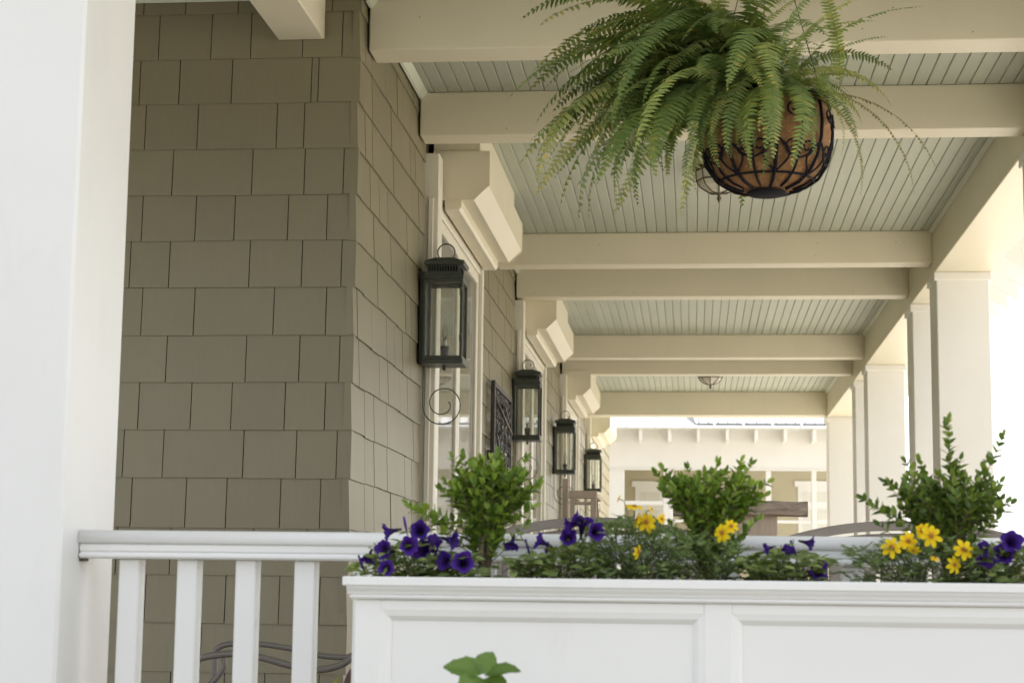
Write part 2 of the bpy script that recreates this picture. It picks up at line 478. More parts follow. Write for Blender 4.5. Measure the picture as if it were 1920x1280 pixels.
# one wedge shared by all shingles: thin at the top, thick at the butt
wm = MB()
wm.add([(0, -.003, 1), (1, -.003, 1), (1, 0.02, 1), (0, 0.02, 1), (0, -.0105, 0), (1, -.0105, 0), (1, 0.02, 0), (0, 0.02, 0)],
       [(0, 4, 5, 1), (4, 7, 6, 5), (0, 3, 7, 4), (1, 5, 6, 2), (3, 0, 1, 2)])
SH = wm.mesh('shingle', 'shingle')
SHm = wm  # kept for the joined runs
def shingle_front(x0, x1, z0, z1):
    o = link('shingle', SH, fw)
    d = random.uniform(-.0012, .0012)
    o.location = (x0+.0018, YF-.001+d, z0+random.uniform(-.0012, .0012)); o.scale = (x1-x0-.0036, 1, z1-z0)
def shingle_side(y0, y1, z0, z1):
    o = link('shingle', SH, sw)
    d = random.uniform(-.0015, .0015)
    o.location = (XW-.001-d, y0+.0018, z0+random.uniform(-.0032, .0032)); o.rotation_euler = (0, 0, math.pi/2); o.scale = (y1-y0-.0036, 1, z1-z0)
# courses on the short wall, read from the picture: (y at bottom edge, joints)
rows = [(27, [273, 351, 449, 530, 625]), (112, [300, 398, 472, 569, 643]), (195.5, [264, 338, 436, 585, 598]),
        (281, [274, 372, 520, 571]), (367, [325, 474, 572, 645]), (452, [268, 368, 441, 541, 614]),
        (539, [319, 469, 567, 641]), (629, [267, 365, 514, 612]), (717, [313, 462, 562, 637]),
        (806, [261, 359, 435, 535, 610]), (896, [307, 457, 556, 632]), (989, [247, 349, 425, 526, 601]),
        (1078, [219, 320, 474, 576]), (1168, [273, 423, 524, 600]), (1260, [229, 377, 479, 550]), (1350, [319, 420, 496, 598])]
zb = [atY(440, y, YF).z for y, _ in rows]
while zb[-1] > DZ+.02:
    zb.append(zb[-1]-.178); rows.append((0, None))
zt = 2.28
WID = (.152, .203, .305, .203)
for k, (ypx, jn) in enumerate(rows):
    z0 = max(zb[k], DZ+.005); top = zt if k == 0 else zb[k-1]
    if jn is None:
        xs = [XW-.05-random.uniform(0, .1)]
        for _ in range(4): xs.append(xs[-1]-random.choice(WID))
        xs = xs[::-1]
    else:
        ym = ypx-45
        xs = [atY(j, ym, YF).x for j in jn]
    while xs[0] > -2.7: xs.insert(0, xs[0]-random.choice(WID))
    xs.append(XW-.0005 if k % 2 else XW+.0115)
    for a, b in zip(xs[:-1], xs[1:]):
        shingle_front(a, b, z0, top+.004)
    # further along, out of view behind the pillar: one joined run
def run_joined(rowsz, a0, a1, side):
    mb = MB()
    for k, (z0, z1) in enumerate(rowsz):
        a = a0
        while a < a1-.02:
            wdt = min(random.choice(WID), a1-a)
            if a1-a-wdt < .05: wdt = a1-a
            d = random.uniform(-.0015, .0015); j = random.uniform(-.0015, .0015)
            vs = []
            for (x, y, z) in SHm.v:
                u = a+.0018+x*(wdt-.0036); zz = z0+j+z*(z1-z0)
                vs.append((XW-.001-y+d, u, zz) if side else (u, YF-.001+y+d, zz))
            mb.add(vs, SHm.f if not side else [f[::-1] for f in SHm.f])
            a += wdt
    return mb
courses = []
for k in range(len(zb)):
    courses.append((max(zb[k], DZ+.005), (zt if k == 0 else zb[k-1])+.004))
stuff(run_joined(courses, -5.5, -2.9, False).build('shingle_run', 'shingle', fw))
# long wall: singly as far as the first doors, joined beyond
WIN = [(8.27, 10.16), (12.58, 14.62), (16.9, 18.9), (20.95, 22.8)]
random.seed(21)
for k, (z0, z1) in enumerate(courses):
    a = YF-(.0125 if k % 2 else 0.0)
    end = WIN[0][0]-.035
    first = True
    while a < end-.02:
        wdt = random.choice(WID)*(random.uniform(.35, 1) if first else 1); first = False
        wdt = min(wdt, end-a)
        if end-a-wdt < .04: wdt = end-a
        shingle_side(a, a+wdt, z0, z1); a += wdt
segs = [(WIN[0][1]+.03, WIN[1][0]-.035), (WIN[1][1]+.03, WIN[2][0]-.035), (WIN[2][1]+.03, WIN[3][0]-.035), (WIN[3][1]+.03, HY1)]
for a, b in segs:
    stuff(run_joined(courses, a, b, True).build('shingle_run', 'shingle', sw))
# glass doors between the shingled stretches
def glass_doors(y0, y1):
    w_ = link('window', MB().box(XW-.010, y0+.06, DZ, XW+.012, y1-.06, 1.86).mesh('window', 'darkgap'), house)
    top = 1.84
    def sub(n, mb, mt): return link(n, mb.mesh(n, mt), w_)
    # shutter guide casings, standing off the wall
    sub('casing', MB().box(XW-.008, y0, DZ, XW+.068, y0+.13, 2.055, .004).box(XW+.020, y0-.012, DZ, XW+.045, y0-.0005, top, .003), 'doortrim')
    sub('casing', MB().box(XW-.008, y1-.06, DZ, XW+.066, y1, top+.02, .004), 'doortrim')
    sub('head_casing', MB().box(XW-.006, y0+.1305, top-.045, XW+.052, y1-.0605, top+.018, .003), 'doortrim')
    ym = (y0+y1)/2+.05
    for a, b in ((y0+.165, ym-.004), (ym+.004, y1-.076)):
        s_ = .058
        f = MB()
        f.box(XW+.014, a, DZ+.03, XW+.044, a+s_, top-.05, .004).box(XW+.014, b-s_, DZ+.03, XW+.044, b, top-.05, .004)
        f.box(XW+.0145, a+s_, top-.05-s_, XW+.0435, b-s_, top-.05).box(XW+.0145, a+s_, DZ+.03, XW+.0435, b-s_, DZ+.26)
        sub('door_leaf', f, 'doortrim')
        sub('pane', MB().box(XW+.028, a+s_, DZ+.26, XW+.032, b-s_, top-.05-s_), 'glass')
        cm = MB(); n = 40; vs = []
        for i in range(n+1):
            y = a+s_+(b-a-2*s_)*i/n
            xx = XW+.017+.003*math.sin(i*1.9)
            vs += [(xx, y, DZ+.26), (xx, y, top-.26)]
        cm.add(vs, [(2*i, 2*i+2, 2*i+3, 2*i+1) for i in range(n)])
        sub('blind', cm, 'curtain')
    return w_
for a, b in WIN: glass_doors(a, b)
MB().box(-5.7, YF+.4, 4.0, XW+.1, HY1+.5, 4.12, .02).build('roof', 'roofshingle', house)

# ------------------------------------------------------------------ porch roof: ceiling boards, beams, headers, eaves
porch = thing('porch', 'long porch roof with pale green beadboard ceiling and cream beams', 'porch', (0, 12, ZB))
pitch_b = .0635
def board_mesh(y0, y1, sl=True):
    h = pitch_b/2-.0002; c = .0034
    pr = [(-h, ZC+.014), (-h, ZC+c), (-h+c, ZC), (h-c-.002, ZC), (h-.002, ZC+c), (h-.002, ZC+.014)]
    return MB().prism(pr[::-1], 'y', y0, y1).mesh('ceiling_board', 'ceiling')
bm_long = board_mesh(4.0, YEND+.05); bm_short = board_mesh(4.0, YF-.01)
x = XH-.03
while x > -3.4:
    link('ceiling_board', bm_long if x > XW+.02 else bm_short, porch).location += Vector((x, 0, 0))
    x -= pitch_b
MB().box(-5.6, 3.25, ZC+.016, 1.70, YF+.0, ZC+.05).box(XW-.3, YF+.002, ZC+.0165, 1.70, YEND+.2, ZC+.051).build('ceiling_backing', 'ceiling', porch)
# cross beams
def cross(y0, d=.165, zb_=ZB, x0=XW+.014, x1=XH-.001):
    return MB().box(x0, y0, zb_, x1, y0+d, ZC-.001, .004).build('beam', 'cream', porch)
nail = MB().lathe([(.0026, 0), (.0022, .0012), (.0004, .0014)], (0, 0, 0), 8)
nail.v = [(a, -c_, b_) for a, b_, c_ in nail.v]
NAIL = nail.mesh('nail', 'bronze')
for y0, d in ((6.685, .17), (8.0, .16), (11.3, .16), (12.55, .16), (15.86, .16), (17.06, .16)):
    bo = cross(y0, d)
    for i in range(5):
        link('nail', NAIL, bo, (random.uniform(XW+.1, XH-.1), y0-.0003, ZB+random.choice((.03, .05, .13))))
cross(20.4, .30, 2.010)
MB().box(-1.572, 4.0, ZB+.002, -1.393, YF-.011, ZC-.002, .004).build('beam', 'cream', porch)
MB().box(XH, 3.99, ZHD, 1.82, YEND+.02, ZC+.012, .004).build('header', 'cream', porch)
MB().box(-5.6, 3.66, ZHD, 1.82, 3.985, ZC+.012, .004).build('header', 'cream', porch)
# cove strips where boards meet the walls
cv = [(0, 0), (.034, 0), (.012, -.030), (0, -.034)]
MB().prism([(XW+.013+a, ZC-.0015+b) for a, b in cv], 'y', YF+.05, YEND).build('cove', 'trimgreen', porch)
MB().prism([(YF-.013-a, ZC-.0025+b*1.3) for a, b in cv], 'x', -5.5, XW+.05).build('cove', 'trimgreen', porch)
MB().prism([(XH-.001-a*.6, ZC-.0035+b*.6) for a, b in cv], 'y', 4.0, YEND).build('cove', 'trimgreen', porch)
# eave outside the columns
ztop = lambda x: 2.24+(2.16-x)*.36
MB().prism([(-1.9, ztop(-1.9)), (2.24, ztop(2.24)), (2.24, ztop(2.24)+.03), (-1.9, ztop(-1.9)+.03)], 'y', 3.1, YEND+.4).build('roof_deck', 'white', porch)
MB().prism([(-1.95, ztop(-1.95)+.031), (2.27, ztop(2.27)+.031), (2.27, ztop(2.27)+.05), (-1.95, ztop(-1.95)+.05)], 'y', 3.05, YEND+.45).build('roof_covering', 'roofshingle', porch)
MB().box(-5.8, 3.1, ZC+.056, -1.905, YF+.6, ZC+.2).build('roof_deck', 'roofshingle', porch)
tl = MB().prism([(1.70, ztop(1.70)-.001), (1.70, ztop(1.70)-.20), (2.125, 1.955), (2.125, ztop(2.125)-.001)], 'y', 0, .045).mesh('rafter_tail', 'white')
y = 4.12
while y < YEND:
    link('rafter_tail', tl, porch).location += Vector((0, y, 0)); y += .395

# ------------------------------------------------------------------ columns
def column_parts(root, w_, base_z, top_z):
    h = w_/2
    MB().box(-h, -h, base_z, h, h, top_z-.001, .006).build('shaft', 'column', root)
    MB().box(-h-.014, -h-.014, top_z-.052, h+.014, h+.014, top_z-.0005, .004).build('capital', 'column', root)
    MB().box(-h-.02, -h-.02, base_z+.001, h+.02, h+.02, base_z+.17, .008).build('plinth', 'column', root)
col_lab = ['white square porch column at the right frame edge, nearest of its row', 'wide white porch column behind the right-hand shrub',
           'white porch column standing just behind the widest one on the right', 'white porch column carrying the fifth ceiling beam from the camera',
           'slim sliver of white column just behind the one under the fifth beam', 'far white porch column carrying the last thick beam']
proto = None
for i, yc in enumerate((8.08, 11.38, 12.63, 15.94, 17.14, 20.56)):
    if proto is None:
        proto = thing('porch_column', col_lab[i], 'column', (1.65, yc, 0), 'white square columns along the open porch side', world=False)
        column_parts(proto, .322, DZ, ZHD); o = proto
    else:
        o = copy_tree(proto); o.location = (1.65, yc, 0); o['label'] = col_lab[i]
o = copy_tree(proto); o.location = (1.65, 6.77, 0); o['label'] = 'white square porch column standing outside the right picture edge'
# big corner pillar in the left foreground
pl = thing('corner_pillar', 'broad white pillar filling the left picture edge beside the railing', 'pillar', (-1.48, 3.81, DZ))
MB().box(-1.655, 3.645, DZ, -1.30, 3.985, ZHD-.002, .007).build('shaft', 'white', pl)
MB().box(-1.67, 3.63, ZHD-.055, -1.285, 4.0, ZHD-.0005, .004).build('capital', 'cream', pl)
MB().box(-1.675, 3.625, DZ+.001, -1.28, 4.005, DZ+.17, .008).build('plinth', 'white', pl)
pr2 = thing('corner_pillar', 'white corner pillar standing outside the right picture edge', 'pillar', (1.65, 3.81, DZ))
MB().box(1.49, 3.645, DZ, 1.81, 3.985, ZHD-.002, .007).build('shaft', 'white', pr2)

# ------------------------------------------------------------------ railing
rl = thing('railing', 'white porch railing with square balusters running behind the planter', 'railing', (0, 3.79, DZ))
RY = 3.745
rz0, rz1 = .0635, .1225
MB().prism([(RY+.008, rz1), (RY+.0, rz1-.006), (RY-.002, rz1-.024), (RY+.002, rz1-.028), (RY+.092, rz1-.028), (RY+.096, rz1-.024), (RY+.094, rz1-.006), (RY+.086, rz1)], 'x', -1.299, 1.489).build('top_rail', 'white', rl, True)
MB().box(-1.2985, RY+.004, rz1-.046, 1.489, RY+.090, rz1-.0282, .0035).build('rail_moulding', 'white', rl)
MB().box(-1.2985, RY+.002, rz0, 1.489, RY+.092, rz1-.0462, .004).build('lower_moulding', 'white', rl)
MB().box(-1.2992, RY+.012, rz0-.007, -1.285, RY+.03, rz0-.0005, .001).build('rusty_bracket', 'bronze', rl)
MB().box(-1.2985, RY+.02, DZ+.08, 1.489, RY+.074, DZ+.13, .004).build('bottom_rail', 'white', rl)
bal = MB().box(-.0225, RY+.026, DZ+.131, .0225, RY+.070, rz0-.0005, .003).mesh('baluster', 'white')
x = atY(237, 1150, RY+.02).x; step = (atY(568, 1150, RY+.02).x-x)/3
while x < 1.46:
    link('baluster', bal, rl).location += Vector((x, 0, 0)); x += step

# ------------------------------------------------------------------ planter box hung on the railing
pt = thing('planter_box', 'long white panelled planter box fixed to the front of the railing', 'planter', (0.045, 3.57, -.36))
PX0, PX1, PY0, PY1 = -.642, .735, 3.43, 3.725
ptz = .0285
b = MB()
b.box(PX0, PY0+.012, -.36, PX1, PY0+.030, ptz-.05).box(PX0, PY1-.02, -.36, PX1, PY1, ptz-.002)
b.box(PX0, PY0+.0305, -.3595, PX0+.02, PY1-.0205, ptz-.003).box(PX1-.02, PY0+.0305, -.3595, PX1, PY1-.0205, ptz-.003)
b.box(PX0+.021, PY0+.031, -.358, PX1-.021, PY1-.021, -.34)
b.build('box_body', 'white', pt)
xa, xb, xc, xd = -.592, .018, .070, .680
z0, z1 = -.315, -.0335
for a, bb, c, d in ((PX0, xa, -.36, ptz-.043), (xb, xc, -.36, ptz-.043), (xd, PX1, -.36, ptz-.043)):
    MB().box(a, PY0, c, bb, PY0+.0118, d, .001).build('stile', 'white', pt)
for a, bb in ((xa, xb), (xc, xd)):
    MB().box(a+.0003, PY0+.0004, z1, bb-.0003, PY0+.0117, ptz-.0435).build('rail', 'white', pt)
    MB().box(a+.0003, PY0+.0004, -.36, bb-.0003, PY0+.0117, z0).build('rail', 'white', pt)
    # sloped moulding round the sunk panel
    mm = MB(); s1 = .020
    o4 = [(a, z0), (bb, z0), (bb, z1), (a, z1)]; i4 = [(a+s1, z0+s1), (bb-s1, z0+s1), (bb-s1, z1-s1), (a+s1, z1-s1)]
    m4 = [(a+s1*.55, z0+s1*.55), (bb-s1*.55, z0+s1*.55), (bb-s1*.55, z1-s1*.55), (a+s1*.55, z1-s1*.55)]
    vs = [(p[0], PY0+.001, p[1]) for p in o4]+[(p[0], PY0+.0035, p[1]) for p in m4]+[(p[0], PY0+.0113, p[1]) for p in i4]
    fs = []
    for q in range(4):
        r_ = (q+1) % 4
        fs += [(q, r_, 4+r_, 4+q), (4+q, 4+r_, 8+r_, 8+q)]
    mm.add(vs, fs); mm.build('panel_moulding', 'white', pt)
def rim(mb, y_off, x_off, za, zb_):  # a band round front and both ends
    mb.box(PX0-x_off, PY0-y_off, za, PX1+x_off, PY0+.03, zb_, .002)
    mb.box(PX0-x_off, PY0+.0302, za, PX0+.022, PY1-.001, zb_, .002); mb.box(PX1-.022, PY0+.0302, za, PX1+x_off, PY1-.001, zb_, .002)
rm = MB(); rim(rm, .022, .022, ptz-.0175, ptz); rm.build('rim', 'white', pt)
cvp = [(PY0-.019, ptz-.0177), (PY0-.017, ptz-.022), (PY0-.012, ptz-.028), (PY0-.010, ptz-.033), (PY0+.011, ptz-.033), (PY0+.011, ptz-.0177)]
rm = MB().prism(cvp, 'x', PX0-.014, PX1+.014); rm.box(PX0-.0135, PY0+.0302, ptz-.033, PX0+.0, PY1-.002, ptz-.0178).build('rim_cove', 'white', pt)
rm = MB().box(PX0-.011, PY0-.011, ptz-.0425, PX1+.011, PY0+.0115, ptz-.0332, .004); rm.build('rim_bead', 'white', pt)
so = MB(); nx, ny = 60, 12; vs = []
for i in range(nx+1):
    for j in range(ny+1):
        vs.append((PX0+.021+(PX1-PX0-.042)*i/nx, PY0+.031+(PY1-PY0-.052)*j/ny, ptz-.03+random.uniform(-.006, .008)))
so.add(vs, [(i*(ny+1)+j, (i+1)*(ny+1)+j, (i+1)*(ny+1)+j+1, i*(ny+1)+j+1) for i in range(nx) for j in range(ny)])
so.build('soil', 'soil', pt, True)
for x in (-.4, .45):
    MB().box(x, PY1+.0005, -.3, x+.04, 3.765, -.27).box(x, PY1+.0005, -.06, x+.04, 3.765, -.03).build('bracket', 'iron', pt)
SOILZ = ptz-.03

# ------------------------------------------------------------------ roller shutter housings above the doors
sh_lab = ['large cream shutter housing nearest the camera, above the first glass doors', 'cream shutter housing above the second glass doors',
          'small cream shutter housing above the third glass doors', 'farthest cream shutter housing, next to the neighbouring house']
def shutter_housing(y0, y1, label):
    t = thing('shutter_housing', label, 'shutter box', (XW, y0, 1.86), 'cream roller shutter boxes along the wall')
    xi, xo = XW+.014, XW+.288
    zt_, zb_ = 2.104, 1.866
    pr = [(xi, zb_), (xo-.074, zb_), (xo, zb_+.070), (xo, zt_), (xi, zt_)]
    e = .006
    inn = [(xi+.001, zb_+e), (xo-.074-e*.6, zb_+e), (xo-e, zb_+.070+e*.4), (xo-e, zt_-.001), (xi+.001, zt_-.001)]
    MB().prism(inn, 'y', y0+.006, y1-.006).build('cover', 'cream', t)
    MB().prism(pr, 'y', y0, y0+.0055).build('end_cap', 'cream', t)
    MB().prism(pr, 'y', y1-.0055, y1).build('end_cap', 'cream', t)
    MB().box(xi, y0+.012, zt_+.0005, xo-.05, y1-.012, ZC-.002).build('packing_board', 'cream', t)
    x1 = XW+.15
    MB().prism([(XW+.070, zb_+.005), (x1, zb_+.005), (x1, zb_-.028), (x1-.012, zb_-.042), (XW+.070, zb_-.042)], 'y', y0+.03, y1-.03).build('fascia', 'cream', t)
    for dx, dz in ((.09, .19), (.21, .20), (.215, .09), (.05, .05)):
        MB().lathe([(.0035, 0), (.003, .0015), (.001, .002)], (0, 0, 0), 8)
        s = MB().lathe([(.0038, 0), (.003, .0016), (.0008, .002)], (0, 0, 0), 8)
        s.v = [(xi+dx+a, y0-c_, zb_+dz+b_) for a, b_, c_ in s.v]
        s.build('screw', 'cream', t)
    MB().box(XW+.0, y0-.016, zb_+.075, XW+.040, y0-.0005, zb_+.12, .004).build('clip', 'cream', t)
    return t
for (a, b), l in zip(WIN, sh_lab): shutter_housing(8.44 if a < 9 else a+.135, b-.02, l)

# ------------------------------------------------------------------ wall lanterns
def make_lantern():
    t = thing('wall_lantern', '', 'lantern', (XW, 8.3, 1.045), 'dark green candle lanterns on the long wall', world=False)
    # local: x away from wall, y along wall, z up from the base of the lantern
    x0, x1, hy, H = .022, .205, .088, .388
    pw = .013
    MB().box(.0, -.05, .0, .0215, .05, .43, .003).build('back_plate', 'verdigris', t)
    f = MB()
    for x in (x0, x1-pw):
        for y in (-hy, hy-pw):
            f.box(x, y, .020, x+pw, y+pw, H-.001, .002)
    f.box(x0-.002, -hy-.004, 0, x1+.004, hy+.004, .020, .003)
    f.box(x0-.001, -hy-.002, H, x1+.002, hy+.002, H+.018, .003)
    for y in (-hy+.001, hy-.013):
        f.box(x0+pw, y, .0205, x1-pw, y+.012, .036); f.box(x0+pw, y, H-.016, x1-pw, y+.012, H-.0005)
    f.box(x1-.013, -hy+pw, .0205, x1-.001, hy-pw, .036); f.box(x1-.013, -hy+pw, H-.016, x1-.001, hy-pw, H-.0005)
    f.build('frame', 'verdigris', t)
    c = MB()
    c.prism([(x0+.000, H+.0185), (x1-.000, H+.0185), (x1-.016, H+.034), (x0+.010, H+.034)], 'y', -hy+.004, hy-.004)
    c.box(x0+.014, -hy+.016, H+.0342, x1-.018, hy-.016, H+.066)
    c.box(x0+.002, -hy-.001, H+.0662, x1+.004, hy+.001, H+.088, .004)
    c.prism([(x0+.010, H+.0882), (x1-.006, H+.0882), (x1-.05, H+.102), (x0+.05, H+.102)], 'y', -hy+.012, hy-.012)
    cap = c.build('cap', 'verdigris', t)
    for i in range(11):
        x = x0+.022+i*.0125
        MB().box(x, -hy+.0150, H+.039, x+.006, -hy+.0163, H+.062).build('vent_slot', 'slot', cap)
    for i in range(9):
        y = -hy+.026+i*.0145
        MB().box(x1-.0183, y, H+.039, x1-.0172, y+.006, H+.062).build('vent_slot', 'slot', cap)
    cx = (x0+x1)/2
    MB().tube([(cx+.040*math.cos(a), 0, H+.138+.040*math.sin(a)) for a in [i*2*math.pi/28 for i in range(28)]], .0032, 6, closed=True).lathe([(.010, 0), (.008, .006), (.004, .010)], (cx, 0, H+.0925), 10).build('ring', 'verdigris', t, True)
    MB().box(x0+pw, -hy+.012, .036, x1-pw, -hy+.0145, H-.016).build('pane', 'clear', t)
    MB().box(x0+pw, hy-.0145, .036, x1-pw, hy-.012, H-.016).build('pane', 'clear', t)
    MB().box(x1-.0145, -hy+pw, .036, x1-.012, hy-pw, H-.016).build('pane', 'clear', t)
    s = MB().lathe([(.013, .0205), (.015, .045), (.020, .075), (.022, .088), (.011, .090)], (cx, 0, 0), 16).build('socket', 'iron', t, True)
    MB().lathe([(.0105, .0895), (.0105, .118), (.008, .121)], (cx, 0, 0), 14).build('candle', 'candle', s, True)
    MB().lathe([(.007, .1215), (.013, .138), (.0145, .150), (.010, .172), (.004, .192), (.001, .200)], (cx, 0, 0), 14).build('bulb', 'clear', s, True)
    MB().lathe([(.003, -.024), (.008, -.018), (.009, -.012), (.005, -.006), (.012, -.0005)], (cx, 0, 0), 12).build('finial', 'verdigris', t, True)
    for z in (.10, .31):
        MB().tube([(x1-.013, -hy-.0045, z), (x1-.013, -hy-.008, z+.03), (x1-.006, -hy-.008, z+.036), (x1-.003, -hy-.008, z+.026)], .0022, 6).build('latch', 'greymetal', t, True)
    # wire scroll under the lantern
    pts = [(.016, 0, .0), (.016, 0, -.06), (.016, 0, -.15)]
    c1 = (.105, -.185); 
    for i in range(41):
        u = i/40; a = math.pi+u*R(560)
        rr = .089*(1-u)**.8+.020*u+.012*math.sin(math.pi*u)
        pts.append((c1[0]+rr*math.cos(a)+.010*u, -.0, c1[1]+rr*math.sin(a)*1.0+.012*u))
    MB().tube(pts, .0028, 6).build('scroll', 'verdigris', t, True)
    return t
lan = make_lantern()
ll = ['largest dark green lantern, nearest the camera beside the first glass doors', 'second dark green lantern, to the right of the black iron panel',
      'third dark lantern, partly hidden behind the second door casing', 'smallest dark green lantern, at the far end of the wall']
for i, (yy, zz) in enumerate(((8.15, 1.028), (12.46, 1.045), (16.15, 1.06), (20.75, 1.16))):
    o = lan if i == 0 else copy_tree(lan)
    o.location = (XW+(.012 if i == 0 else 0), yy, zz); o['label'] = ll[i]

# ------------------------------------------------------------------ black iron scrollwork panel on the wall
pz0, pz1, py0, py1 = .50, 1.285, 10.88, 11.95
px_ = XW+.045
ip = thing('iron_panel', 'black wrought iron scroll panel on the shingles between two lanterns', 'wall decoration', (px_, (py0+py1)/2, pz0))
fr = MB()
fr.box(px_-.012, py0, pz0, px_+.014, py0+.035, pz1, .004).box(px_-.012, py1-.035, pz0, px_+.012, py1, pz1, .004)
fr.box(px_-.010, py0+.036, pz0, px_+.010, py1-.036, pz0+.03, .003).box(px_-.010, py0+.036, pz1-.03, px_+.010, py1-.036, pz1, .003)
fr.build('frame', 'iron', ip)
random.seed(3)
wp = (py1-py0-.09)/4; hp = (pz1-pz0-.08)/4
for ci in range(4):
    for ri in range(4):
        cyy = py0+.045+wp*(ci+.5); czz = pz0+.04+hp*(ri+.5)
        for sg in (-1, 1):
            for up in (-1, 1):          # four C scrolls mirrored about the middle of each field
                pts = []
                for k in range(20):
                    u = k/19; a = -math.pi*.5+u*6.6; rr = .056*(1-.8*u)
                    pts.append((px_, cyy+sg*(.012+.052+rr*math.cos(a)), czz+up*(.046+rr*math.sin(a)*.8)))
                MB().tube(pts, .0072, 5).build('scroll', 'iron', ip, True)
        MB().tube([(px_+.002, cyy, czz-hp*.5), (px_+.002, cyy, czz+hp*.5)], .006, 5).build('bar', 'iron', ip)
lf = MB()
for i in range(64):
    c = Vector((px_+random.uniform(.0, .012), py0+.07+random.random()*(py1-py0-.14), pz0+.05+random.random()*(pz1-pz0-.12)))
    a = random.uniform(0, 6.28)
    lf.leaf(c, Vector((random.uniform(-.1, .15), math.cos(a), math.sin(a))), Vector((1, 0, 0)), random.uniform(.07, .12), random.uniform(.03, .05), .3, .1)
stuff(lf.build('leaf_work', 'iron', ip))
MB().tube([(px_+.014, py0+.05, pz1-.11), (px_+.014, py1-.02, pz1-.24)], .007, 6).build('cross_bar', 'bronze', ip, True)
MB().box(XW+.012, py0+.005, pz0+.30, px_-.0125, py0+.03, pz0+.36, .003).build('bracket', 'iron', ip)
MB().box(XW+.012, py1-.03, pz0+.30, px_-.0125, py1-.005, pz0+.36, .003).build('bracket', 'iron', ip)

# ------------------------------------------------------------------ ceiling lights
def ceiling_light(x, y, label):
    t = thing('ceiling_light', label, 'ceiling light', (x, y, ZC-.22), 'bronze flush ceiling lights')
    MB().lathe([(.135, 0), (.14, -.012), (.125, -.022), (.10, -.024)], (x, y, ZC-.0015), 8).build('canopy', 'bronze', t)
    MB().lathe([(.122, -.0245), (.118, -.075), (.10, -.105), (.055, -.135), (.01, -.142)], (x, y, ZC), 8).build('glass_bowl', 'frosted', t)
    for k in range(8):
        a = 2*math.pi*k/8
        MB().tube([(x+r_*math.cos(a), y+r_*math.sin(a), ZC+z_) for r_, z_ in ((.125, -.024), (.121, -.075), (.103, -.107), (.056, -.138), (.01, -.145))], .0035, 5).build('rib', 'bronze', t)
    n = 8
    MB().tube([(x+.121*math.cos(2*math.pi*k/n), y+.121*math.sin(2*math.pi*k/n), ZC-.076) for k in range(n)], .005, 5, closed=True).build('band', 'bronze', t)
    MB().lathe([(.018, -.143), (.014, -.15), (.006, -.155), (.013, -.167), (.009, -.18), (.001, -.197)], (x, y, ZC), 10).build('finial', 'bronze', t, True)
ceiling_light(.165, 18.45, 'small bronze ceiling light hanging before the last beam')
ceiling_light(.135, 9.55, 'bronze ceiling light half hidden behind the hanging basket')

# ------------------------------------------------------------------ hanging basket
BY = 4.70
bc = atY(1437, 275, BY)
bx, bz = bc.x, bc.z
hb = thing('hanging_basket', 'round iron hanging basket with brown coir liner below the fern', 'basket', (bx, BY, bz-.125))
prof = [(.050, -.124), (.094, -.113), (.132, -.088), (.157, -.048), (.170, 0), (.173, .04), (.168, .085), (.158, .118)]
def bowl_r(z):
    for (r0, z0_), (r1, z1_) in zip(prof, prof[1:]):
        if z0_ <= z <= z1_: return r0+(r1-r0)*(z-z0_)/(z1_-z0_)
    return prof[0][0] if z < prof[0][1] else prof[-1][0]
lin = MB(); seg = 64; vs = []
fine = [-.118+i*.236/22 for i in range(23)]
random.seed(11)
for z in fine:
    for k in range(seg):
        a = 2*math.pi*k/seg
        r_ = bowl_r(z)-.005+random.uniform(-.0022, .0022)
        vs.append((bx+r_*math.cos(a), BY+r_*math.sin(a), bz+z))
lin.add(vs, [(i*seg+k, i*seg+(k+1) % seg, (i+1)*seg+(k+1) % seg, (i+1)*seg+k) for i in range(22) for k in range(seg)]+[tuple(range(seg))[::-1]])
liner = lin.build('coir_liner', 'coir', hb, True)
hair = MB()
for i in range(420):
    a = random.uniform(0, 6.283); z = random.uniform(-.11, .11); r_ = bowl_r(z)-.003
    p = Vector((bx+r_*math.cos(a), BY+r_*math.sin(a), bz+z)); nv = Vector((math.cos(a), math.sin(a), random.uniform(-.6, .2)))
    tv = Vector((-math.sin(a), math.cos(a), random.uniform(-1, 1)))*random.uniform(-1, 1)
    l_ = random.uniform(.008, .022)
    hair.tube([p, p+(nv*.25+tv*.9)*l_*.6, p+(nv*.35+tv*1.3)*l_], .00035, 3, cap=False)
stuff(hair.build('coir_fibres', 'coir', liner))
MB().lathe([(.052, -.1245), (.053, -.128), (.048, -.1305)], (bx, BY, bz), 32).build('base_plate', 'ironblue', hb, True)
def ringb(z, off, th): 
    r_ = bowl_r(z)+off
    return MB().tube([(bx+r_*math.cos(2*math.pi*k/48), BY+r_*math.sin(2*math.pi*k/48), bz+z) for k in range(48)], th, 6, closed=True)
ringb(.118, .004, .0042).build('rim_ring', 'ironblue', hb, True)
ringb(.098, .004, .003).build('rim_ring', 'ironblue', hb, True)
ringb(-.096, .002, .0032).build('lower_ring', 'ironblue', hb, True)
def on_bowl(a, z, off=.003):
    r_ = bowl_r(z)+off
    return (bx+r_*math.cos(a), BY+r_*math.sin(a), bz+z)
NR = 8
